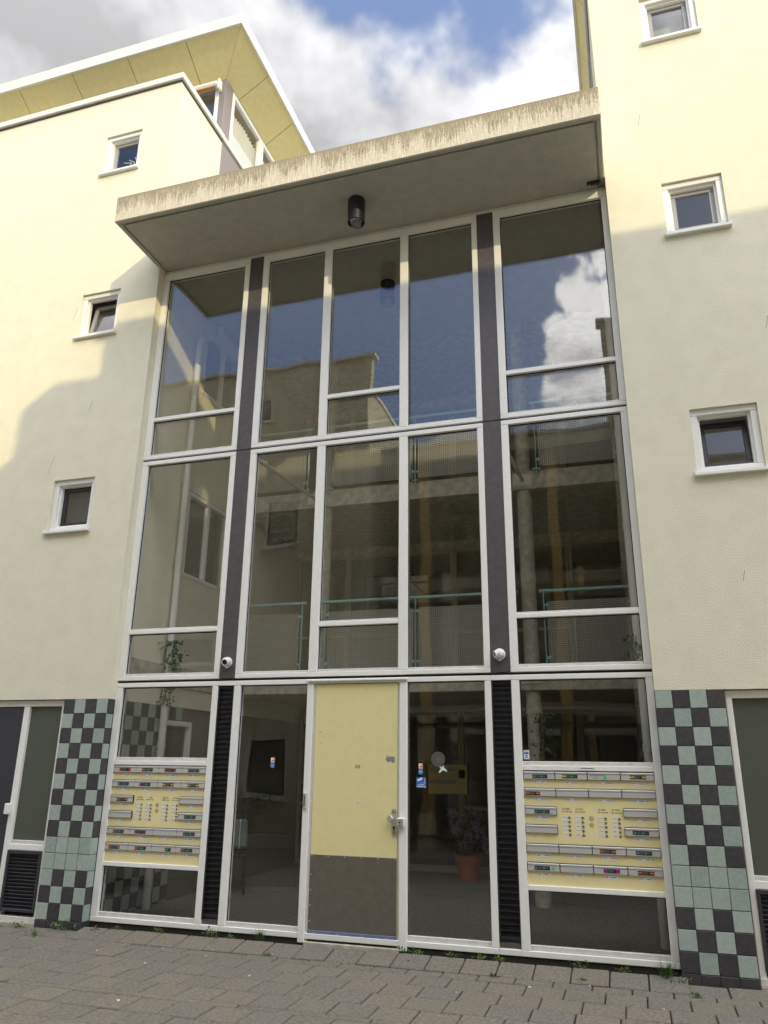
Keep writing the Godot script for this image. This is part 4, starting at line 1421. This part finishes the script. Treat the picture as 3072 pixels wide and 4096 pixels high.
func build_fittings():
	for at in [Vector3(-2.50, 7.70, 0.56), Vector3(-2.62, 7.70, -1.05)]:
		downlight(at, "black cylindrical downlight with a mirrored cup under the canopy's outer soffit" if at.z > 0.0 else "black cylindrical downlight on the ceiling behind the upper glass")
	var sn := thing("motion_sensor", "small black sensor bracket in the soffit corner by the wall", "sensor", Vector3(0.10, 7.69, 0.10))
	part(sn, "bracket", box(Vector3(0.15, 0.012, 0.05), 0.003), "lamp_black", Vector3(0, -0.002, 0))
	part(sn, "sensor_head", box(Vector3(0.09, 0.022, 0.035), 0.005), "lamp_black", Vector3(0.01, -0.020, 0.0))
	for i in 2:
		var c := thing("security_camera", ["white dome camera on the grey panel, its dark lens ring facing the street", "white dome camera on the grey panel, its eyeball turned away to the side"][i], "camera", Vector3([-4.024, -1.137][i], 2.587, -0.007))
		part(c, "mount", lathe([Vector2(0.0, 0.0), Vector2(0.054, 0.0), Vector2(0.056, 0.012), Vector2(0.052, 0.026), Vector2(0.046, 0.030)], 28), "camera_white", Vector3.ZERO, Basis(Vector3.RIGHT, PI / 2))
		var ball := SphereMesh.new()
		ball.radius = 0.045
		ball.height = 0.09
		ball.radial_segments = 28
		ball.rings = 16
		var look := (Basis(Vector3.UP, 0.15) * Basis(Vector3.RIGHT, 0.25)) if i == 0 else (Basis(Vector3.UP, -1.05) * Basis(Vector3.RIGHT, 0.2))
		part(c, "eyeball", ball, "camera_white", Vector3(0, 0.004, 0.042))
		part(c, "lens_hood", lathe([Vector2(0.034, 0.026), Vector2(0.034, 0.048), Vector2(0.029, 0.049), Vector2(0.027, 0.040)], 24), "camera_white", Vector3(0, 0.004, 0.042), look * Basis(Vector3.RIGHT, PI / 2))
		part(c, "lens", lathe([Vector2(0.028, 0.040), Vector2(0.020, 0.045), Vector2(0.0, 0.046)], 24), "black", Vector3(0, 0.004, 0.042), look * Basis(Vector3.RIGHT, PI / 2))
		part(c, "cable_lug", box(Vector3(0.030, 0.022, 0.03), 0.006), "camera_white", Vector3(0, -0.052, 0.017))
	var gz := -0.0455
	for x in [[-3.461, 1.585, "pane beside the louvre and chair"], [-1.929, 1.545, "pane with the white swallow"]]:
		var s := thing("door_sticker", "small red and blue no-dogs style sticker on the %s" % x[2], "sticker", Vector3(x[0], x[1], gz))
		part(s, "pictogram", multi([["print_orange", [[0, 0.0245, 0.042, 0.050, 0]]], ["paper", [[0, 0.0245, 0.034, 0.042, 1]]], ["print_red", [[0.004, 0.018, 0.020, 0.012, 2], [0.010, 0.034, 0.004, 0.018, 2]]]]), "", Vector3.ZERO)
		part(s, "caption", multi([["print_skyblue", [[0, -0.026, 0.042, 0.046, 0]]], ["paper", [[0, -0.026, 0.034, 0.003, 1]]]]), "", Vector3.ZERO)
	var cs := thing("surveillance_sticker", "square blue camera surveillance sticker on the glass beside the door", "sticker", Vector3(-1.925, 1.424, gz))
	part(cs, "backing", box(Vector3(0.093, 0.093, 0.0012), 0.0), "print_blue")
	var st := new_st()
	add_box(st, Vector3(-0.012, 0.026, 0.001), Vector3(0.050, 0.018, 0.001), 0.0, Basis(Vector3(0, 0, 1), 0.45))
	add_box(st, Vector3(0.036, 0.012, 0.001), Vector3(0.003, 0.052, 0.001))
	add_box(st, Vector3(0.014, -0.006, 0.001), Vector3(0.044, 0.002, 0.001))
	add_box(st, Vector3(0.0, -0.020, 0.001), Vector3(0.062, 0.004, 0.001))
	part(cs, "camera_symbol", st.commit(), "paper")
	text_part(cs, "lettering", "bewaking", 0.0145, "paper", Vector3(0, -0.036, 0.0012))
	var bd := thing("swallow_sticker", "white swallow-shaped sticker on the glass beside the door", "sticker", Vector3(-1.722, 1.545, gz))
	st = new_st()
	var body := [Vector3(-0.052, 0.026, 0), Vector3(-0.025, 0.030, 0), Vector3(0.0, 0.016, 0), Vector3(0.014, 0.030, 0), Vector3(0.022, 0.028, 0), Vector3(0.018, 0.012, 0), Vector3(0.038, -0.002, 0), Vector3(0.052, -0.028, 0), Vector3(0.022, -0.014, 0), Vector3(0.004, -0.012, 0), Vector3(-0.034, -0.044, 0), Vector3(-0.018, -0.016, 0), Vector3(-0.046, -0.034, 0), Vector3(-0.014, -0.004, 0), Vector3(-0.016, 0.014, 0)]
	var poly := PackedVector2Array()
	for p in body:
		poly.append(Vector2(p.x, p.y))
	var idx := Geometry2D.triangulate_polygon(poly)
	for i in idx.size() / 3:
		tri_(st, body[idx[i * 3]], body[idx[i * 3 + 1]], body[idx[i * 3 + 2]], Vector3(0, 0, 1))
	part(bd, "silhouette", st.commit(), "print_mint", Vector3(0, 0, 0.0006))
	var rd := thing("round_sticker", "faded round sticker with a torn lower edge above the white swallow", "sticker", Vector3(-1.759, 1.632, gz))
	part(rd, "disc", tube(Vector3.ZERO, Vector3(0, 0, 0.0008), 0.068, 28), "ghost_print")
	part(rd, "print", multi([["ink_grey", [[0, 0.012, 0.05, 0.003, 2], [0, -0.004, 0.06, 0.003, 2], [0, -0.02, 0.04, 0.003, 2]]]]), "", Vector3.ZERO)
	var nt := thing("notice_sticker", "white printed notice in the lower corner of the pane over the mailboxes", "sticker", Vector3(-0.932, 1.680, gz))
	part(nt, "sheet", multi([["paper", [[0, 0, 0.052, 0.080, 0]]], ["print_blue", [[0, 0.012, 0.040, 0.020, 1]]], ["ink", [[0, 0.032, 0.038, 0.004, 1], [0.0, -0.012, 0.024, 0.010, 1], [0, -0.028, 0.036, 0.006, 1]]]]), "", Vector3.ZERO)

# ---------------------------------------------------------------- things in the courtyard
func downpipe(x: float, label: String, r: bool):
	var t := thing("downpipe", label, "pipe", Vector3(x, 0.03, -0.86))
	var o := -t.global_position
	part(t, "pipe", tube(Vector3(x, 0.03, -0.86) + o, Vector3(x, 7.05, -0.86) + o, 0.045, 18), "pipe_white")
	var st := new_st()
	var pts := []
	for i in 9:
		var a := i / 8.0 * 1.1
		pts.append(Vector3(x, 7.05 + 0.22 * sin(a), -0.86 - 0.22 * (1.0 - cos(a))))
	var q: Vector3 = pts[8] + (pts[8] - pts[7]).normalized() * 0.42
	pts.append(q)
	pts.append(q + Vector3(0, 0.06, -0.02))
	pts.append(q + Vector3(0, 0.20, -0.02))
	for i in pts.size() - 1:
		add_tube(st, pts[i] + o, pts[i + 1] + o, 0.045, 16)
	part(t, "bend", st.commit(), "pipe_white")
	for y in [0.62, 1.72, 3.98, 5.05, 6.30]:
		part(t, "socket", lathe([Vector2(0.045, 0), Vector2(0.050, 0.004), Vector2(0.050, 0.07), Vector2(0.045, 0.074)], 18), "pipe_white", Vector3(x, y, -0.86) + o)
		part(t, "bracket", box(Vector3(0.09, 0.016, 0.016), 0.003), "steel", Vector3(x + (0.05 if r else -0.05), y - 0.02, -0.86) + o)

func build_courtyard_things():
	downpipe(-5.285, "white downpipe on the tiled wall, with ivy at first-floor height", false)
	downpipe(0.142, "white downpipe on the far courtyard wall beside the short railing", true)
	# mailboxes on the lobby partition
	var m := thing("lobby_mailbox", "dim yellow mailbox unit with two rows of flaps inside the lobby", "mailbox", Vector3(-2.78, 1.16, -4.96))
	bx(m, "case", "mailbox_yellow", -3.08, -2.47, 1.15, 1.58, -4.99, -4.93, 0.004)
	for y in [1.30, 1.47]:
		for x in [-2.97, -2.75]:
			bx(m, "letter_flap", "flap_aluminium", x - 0.10, x + 0.10, y, y + 0.045, -4.93, -4.915, 0.003)
	bx(m, "intercom", "black", -2.60, -2.50, 1.38, 1.50, -4.93, -4.92, 0.003)
	# garden chair with a striped cushion
	var c := thing("garden_chair", "dark garden chair with a striped cushion behind the glass by the louvre", "chair", Vector3(-5.05, 0.03, -2.2), "", 0.5)
	for q in [Vector3(-0.24, 0, -0.22), Vector3(0.24, 0, -0.22), Vector3(-0.24, 0, 0.24), Vector3(0.24, 0, 0.24)]:
		part(c, "leg", tube(q, Vector3(q.x, 0.42, q.z * 0.9), 0.014, 8), "chair_dark")
	part(c, "seat", box(Vector3(0.50, 0.025, 0.48), 0.006), "chair_dark", Vector3(0, 0.43, 0))
	part(c, "backrest", box(Vector3(0.50, 0.48, 0.02), 0.006), "chair_dark", Vector3(0, 0.70, -0.25), Basis(Vector3.RIGHT, -0.18))
	var cu := part(c, "cushion", box(Vector3(0.48, 0.36, 0.07), 0.03), "cushion_grey", Vector3(0.02, 0.66, -0.17), Basis(Vector3.RIGHT, -0.2))
	for k in 3:
		part(cu, "stripe", box(Vector3(0.05, 0.362, 0.072), 0.03), "paper", Vector3(-0.14 + 0.14 * k, 0, 0))

# ---------------------------------------------------------------- plants and litter
func leaf(st: SurfaceTool, at: Vector3, dir: Vector3, up: Vector3, l: float, w: float):
	var s := dir.cross(up).normalized() * w * 0.5
	var n := s.cross(dir).normalized()
	var a := at
	var b := at + dir * l * 0.45 + s + n * l * 0.06
	var c := at + dir * l
	var d := at + dir * l * 0.45 - s + n * l * 0.06
	tri_(st, a, b, c, n)
	tri_(st, a, c, d, n)

func rand_dir(flat := 0.0) -> Vector3:
	var v := Vector3(rng.randf_range(-1, 1), rng.randf_range(-1, 1) * (1.0 - flat), rng.randf_range(-1, 1))
	return v.normalized() if v.length() > 0.05 else Vector3.RIGHT

func weed(at: Vector3, size: float, kind: int, label: String, group: String):
	var t := thing("weed", label, "weed", at, group)
	var st := new_st()
	var n := int(14 + 26 * size / 0.12)
	if kind == 0:
		for i in n:
			var d := Vector3(rng.randf_range(-1, 1), rng.randf_range(0.25, 1.1), rng.randf_range(-0.5, 1.0)).normalized()
			var p := d * size * rng.randf_range(0.15, 0.9) * Vector3(1.3, 0.7, 0.8)
			leaf(st, p, (d + rand_dir() * 0.8).normalized(), Vector3.UP, rng.randf_range(0.018, 0.038), rng.randf_range(0.012, 0.024))
	else:
		for i in n:
			var d := Vector3(rng.randf_range(-0.6, 0.6), rng.randf_range(0.6, 1.2), rng.randf_range(-0.3, 0.6)).normalized()
			leaf(st, Vector3(rng.randf_range(-1, 1) * size * 0.35, 0, rng.randf_range(-0.2, 0.3) * size), d, Vector3(0.3, 0.2, 1).normalized(), size * rng.randf_range(0.6, 1.25), 0.005)
	part(t, "foliage", st.commit(), ["leaf", "leaf_pale"][rng.randi() % 2] if kind == 0 else "leaf")
	var s2 := new_st()
	for i in 4:
		add_tube(s2, Vector3(0, -0.02, 0), Vector3(rng.randf_range(-1, 1) * size * 0.4, size * 0.35, rng.randf_range(-0.2, 0.6) * size * 0.5), 0.0025, 5, 0.001, false)
	part(t, "stem", s2.commit(), "stem")

func ivy(at: Vector3, w: float, h: float, n: int, label: String):
	var t := thing("ivy", label, "ivy", at)
	var st := new_st()
	for i in n:
		var p := Vector3(rng.randfn(0, 0.4) * w, rng.randf_range(0, 1) * h, rng.randfn(0, 0.35) * w)
		leaf(st, p, (Vector3(0, -0.5, 0) + rand_dir()).normalized(), (Vector3(0, 0.4, 1) + rand_dir() * 0.5).normalized(), rng.randf_range(0.03, 0.055), rng.randf_range(0.028, 0.05))
	part(t, "foliage", st.commit(), "leaf")
	var s := new_st()
	for k in 3:
		var p := Vector3(rng.randf_range(-0.3, 0.3) * w, 0, 0)
		for i in 5:
			var q := p + Vector3(rng.randf_range(-0.3, 0.3) * w * 0.4, h / 5.0, rng.randf_range(-0.2, 0.2) * w * 0.4)
			add_tube(s, p, q, 0.004, 5, -1.0, false)
			p = q
	part(t, "stem", s.commit(), "stem")

func shrub(at: Vector3, h: float, w: float, n: int, label: String):
	var t := thing("shrub", label, "shrub", at, "shrubs across the street")
	var st := new_st()
	var s := new_st()
	for k in 7:
		var p := Vector3(rng.randf_range(-0.1, 0.1), 0, rng.randf_range(-0.1, 0.1))
		var d := Vector3(rng.randf_range(-0.5, 0.5) * w, h * rng.randf_range(0.6, 1.0), rng.randf_range(-0.3, 0.3) * w)
		for i in 6:
			var q := p + d / 6.0 + rand_dir() * 0.05
			add_tube(s, p, q, 0.012 - 0.0015 * i, 6, -1.0, false)
			for j in n / 42:
				var c := p.lerp(q, rng.randf()) + rand_dir() * rng.randf_range(0.02, 0.22)
				leaf(st, c, rand_dir(), rand_dir(), rng.randf_range(0.05, 0.09), rng.randf_range(0.03, 0.05))
			p = q
	part(t, "foliage", st.commit(), "leaf")
	part(t, "branches", s.commit(), "stem")

func build_plants():
	var gl := "small leafy weed in the gap under the entrance screen"
	for q in [[-4.50, 0.09, 0.07], [-3.95, 0.085, 0.13], [-3.72, 0.09, 0.05], [-4.95, 0.11, 0.05], [-2.03, 0.075, 0.10], [-1.92, 0.09, 0.05], [-1.62, 0.09, 0.08], [-1.38, 0.085, 0.06], [-1.22, 0.09, 0.05], [-0.55, 0.09, 0.10], [-0.22, 0.09, 0.07]]:
		weed(Vector3(q[0], 0.015, q[1]), q[2], 0, gl, "weeds under the screen")
	weed(Vector3(-3.43, 0.02, 0.08), 0.11, 1, "tuft of grass under the pane beside the yellow door", "")
	weed(Vector3(0.17, -0.02, 0.20), 0.12, 0, "thick weed clump at the foot of the tile pier with the intercom 135", "")
	weed(Vector3(0.10, 0.0, 0.14), 0.14, 1, "dry grass stalks against the tile pier with the intercom 135", "")
	weed(Vector3(-5.52, -0.03, 0.17), 0.16, 0, "weed climbing the foot of the tile pier below the downpipe corner", "")
	weed(Vector3(-5.15, -0.01, 0.16), 0.08, 0, "low green weed between the screen corner and the tile pier", "")
	weed(Vector3(-6.05, -0.03, 0.19), 0.11, 0, "weed clump below the vent grille of the navy door", "")
	weed(Vector3(-6.28, -0.03, 0.22), 0.08, 0, "flat weed on the paving below the navy door", "")
	weed(Vector3(-5.66, -0.03, 0.42), 0.09, 0, "moss-like weed spreading in a joint before the tile pier", "")
	for q in [[-1.22, 0.40], [-0.52, 0.33], [0.30, 0.46], [-1.97, 0.26], [-3.2, 0.40]]:
		weed(Vector3(q[0], -0.03, q[1]), 0.035, 0, "tiny weed sprouting from a paving joint", "weeds in the paving joints")
	ivy(Vector3(-5.24, 2.62, -0.84), 0.17, 0.36, 150, "ivy clump hanging on the downpipe at first-floor height")
	ivy(Vector3(-5.24, 2.22, -0.80), 0.15, 0.34, 60, "thin ivy tendrils trailing below the floor band")
	ivy(Vector3(-1.02, 0.85, -2.50), 0.22, 1.35, 220, "ivy climbing the round column in the courtyard")
	ivy(Vector3(0.12, 2.45, -0.80), 0.14, 0.40, 60, "pale ivy on the far downpipe behind the pane")
	# hydrangea in a terracotta pot
	var t := thing("potted_hydrangea", "faded hydrangea in a terracotta pot standing in the dark lobby", "potted plant", Vector3(-2.36, 0.03, -4.35))
	part(t, "pot", lathe([Vector2(0.0, 0.0), Vector2(0.13, 0.0), Vector2(0.165, 0.24), Vector2(0.185, 0.245), Vector2(0.195, 0.33), Vector2(0.18, 0.33), Vector2(0.165, 0.27), Vector2(0.0, 0.27)], 28), "terracotta")
	var st := new_st()
	for i in 9:
		var a := rng.randf() * TAU
		add_tube(st, Vector3(0, 0.27, 0), Vector3(cos(a) * 0.25, rng.randf_range(0.45, 0.75), sin(a) * 0.2), 0.006, 5, 0.004, false)
	part(t, "stems", st.commit(), "stem")
	for i in 16:
		var a := rng.randf() * TAU
		var rr := rng.randf_range(0.08, 0.36)
		var c := Vector3(cos(a) * rr, rng.randf_range(0.42, 0.98), sin(a) * rr * 0.8)
		var hs := new_st()
		for k in 46:
			var d := rand_dir()
			leaf(hs, c + d * 0.068, (rand_dir() - d * rand_dir().dot(d)).normalized(), d, 0.034, 0.030)
		part(t, "flower_head", hs.commit(), ["petal", "petal_pale"][i % 2])
	st = new_st()
	for i in 90:
		var a := rng.randf() * TAU
		var rr := rng.randf_range(0.05, 0.33)
		leaf(st, Vector3(cos(a) * rr, rng.randf_range(0.33, 0.85), sin(a) * rr), rand_dir(0.3), Vector3.UP, 0.09, 0.055)
	part(t, "foliage", st.commit(), "leaf")
	shrub(Vector3(-6.2, 0.16, DOP - 0.45), 2.9, 1.0, 900, "tall thorny shrub in the planter across the street")
	shrub(Vector3(-7.6, 0.16, DOP - 0.45), 1.0, 1.3, 700, "low bushy shrub in the planter across the street")
	shrub(Vector3(-8.8, 0.16, DOP - 0.45), 1.2, 1.2, 500, "rounded shrub at the far end of the opposite planter")

func build_litter():
	var butts := [[-3.68, 0.60], [0.05, 0.86], [-4.72, 0.72]]
	for q in butts:
		var t := thing("cigarette_butt", "cigarette butt lying on the pavers", "litter", Vector3(q[0], -0.022, q[1]), "cigarette butts", rng.randf() * TAU)
		part(t, "filter", tube(Vector3(-0.014, 0, 0), Vector3(0.008, 0, 0), 0.004, 8), "filter_tan")
		part(t, "paper", tube(Vector3(0.008, 0, 0), Vector3(0.022, 0, 0), 0.004, 8), "dirt_white")
	for q in [[-3.45, 0.33, 0.03], [-4.45, 0.36, 0.016], [-4.2, 0.48, 0.014], [-0.30, 0.36, 0.022], [-0.47, 0.42, 0.012], [-1.22, 0.36, 0.012], [-3.05, 1.05, 0.014], [-3.62, 1.95, 0.03], [-4.05, 0.98, 0.012], [-2.65, 0.86, 0.012], [-0.9, 0.62, 0.014], [-1.4, 0.95, 0.012]]:
		var t := thing("litter_scrap", "small white paper scrap on the pavers", "litter", Vector3(q[0], -0.0235, q[1]), "paper scraps", rng.randf() * TAU)
		var st := new_st()
		var s: float = q[2]
		tri_(st, Vector3(-s, 0.001, 0), Vector3(s, 0.001, -s * 0.3), Vector3(s * 0.4, 0.008, s * 0.5), Vector3.UP)
		tri_(st, Vector3(-s, 0.001, 0), Vector3(s * 0.4, 0.008, s * 0.5), Vector3(-s * 0.6, 0.002, s * 0.6), Vector3.UP)
		part(t, "scrap", st.commit(), "dirt_white")
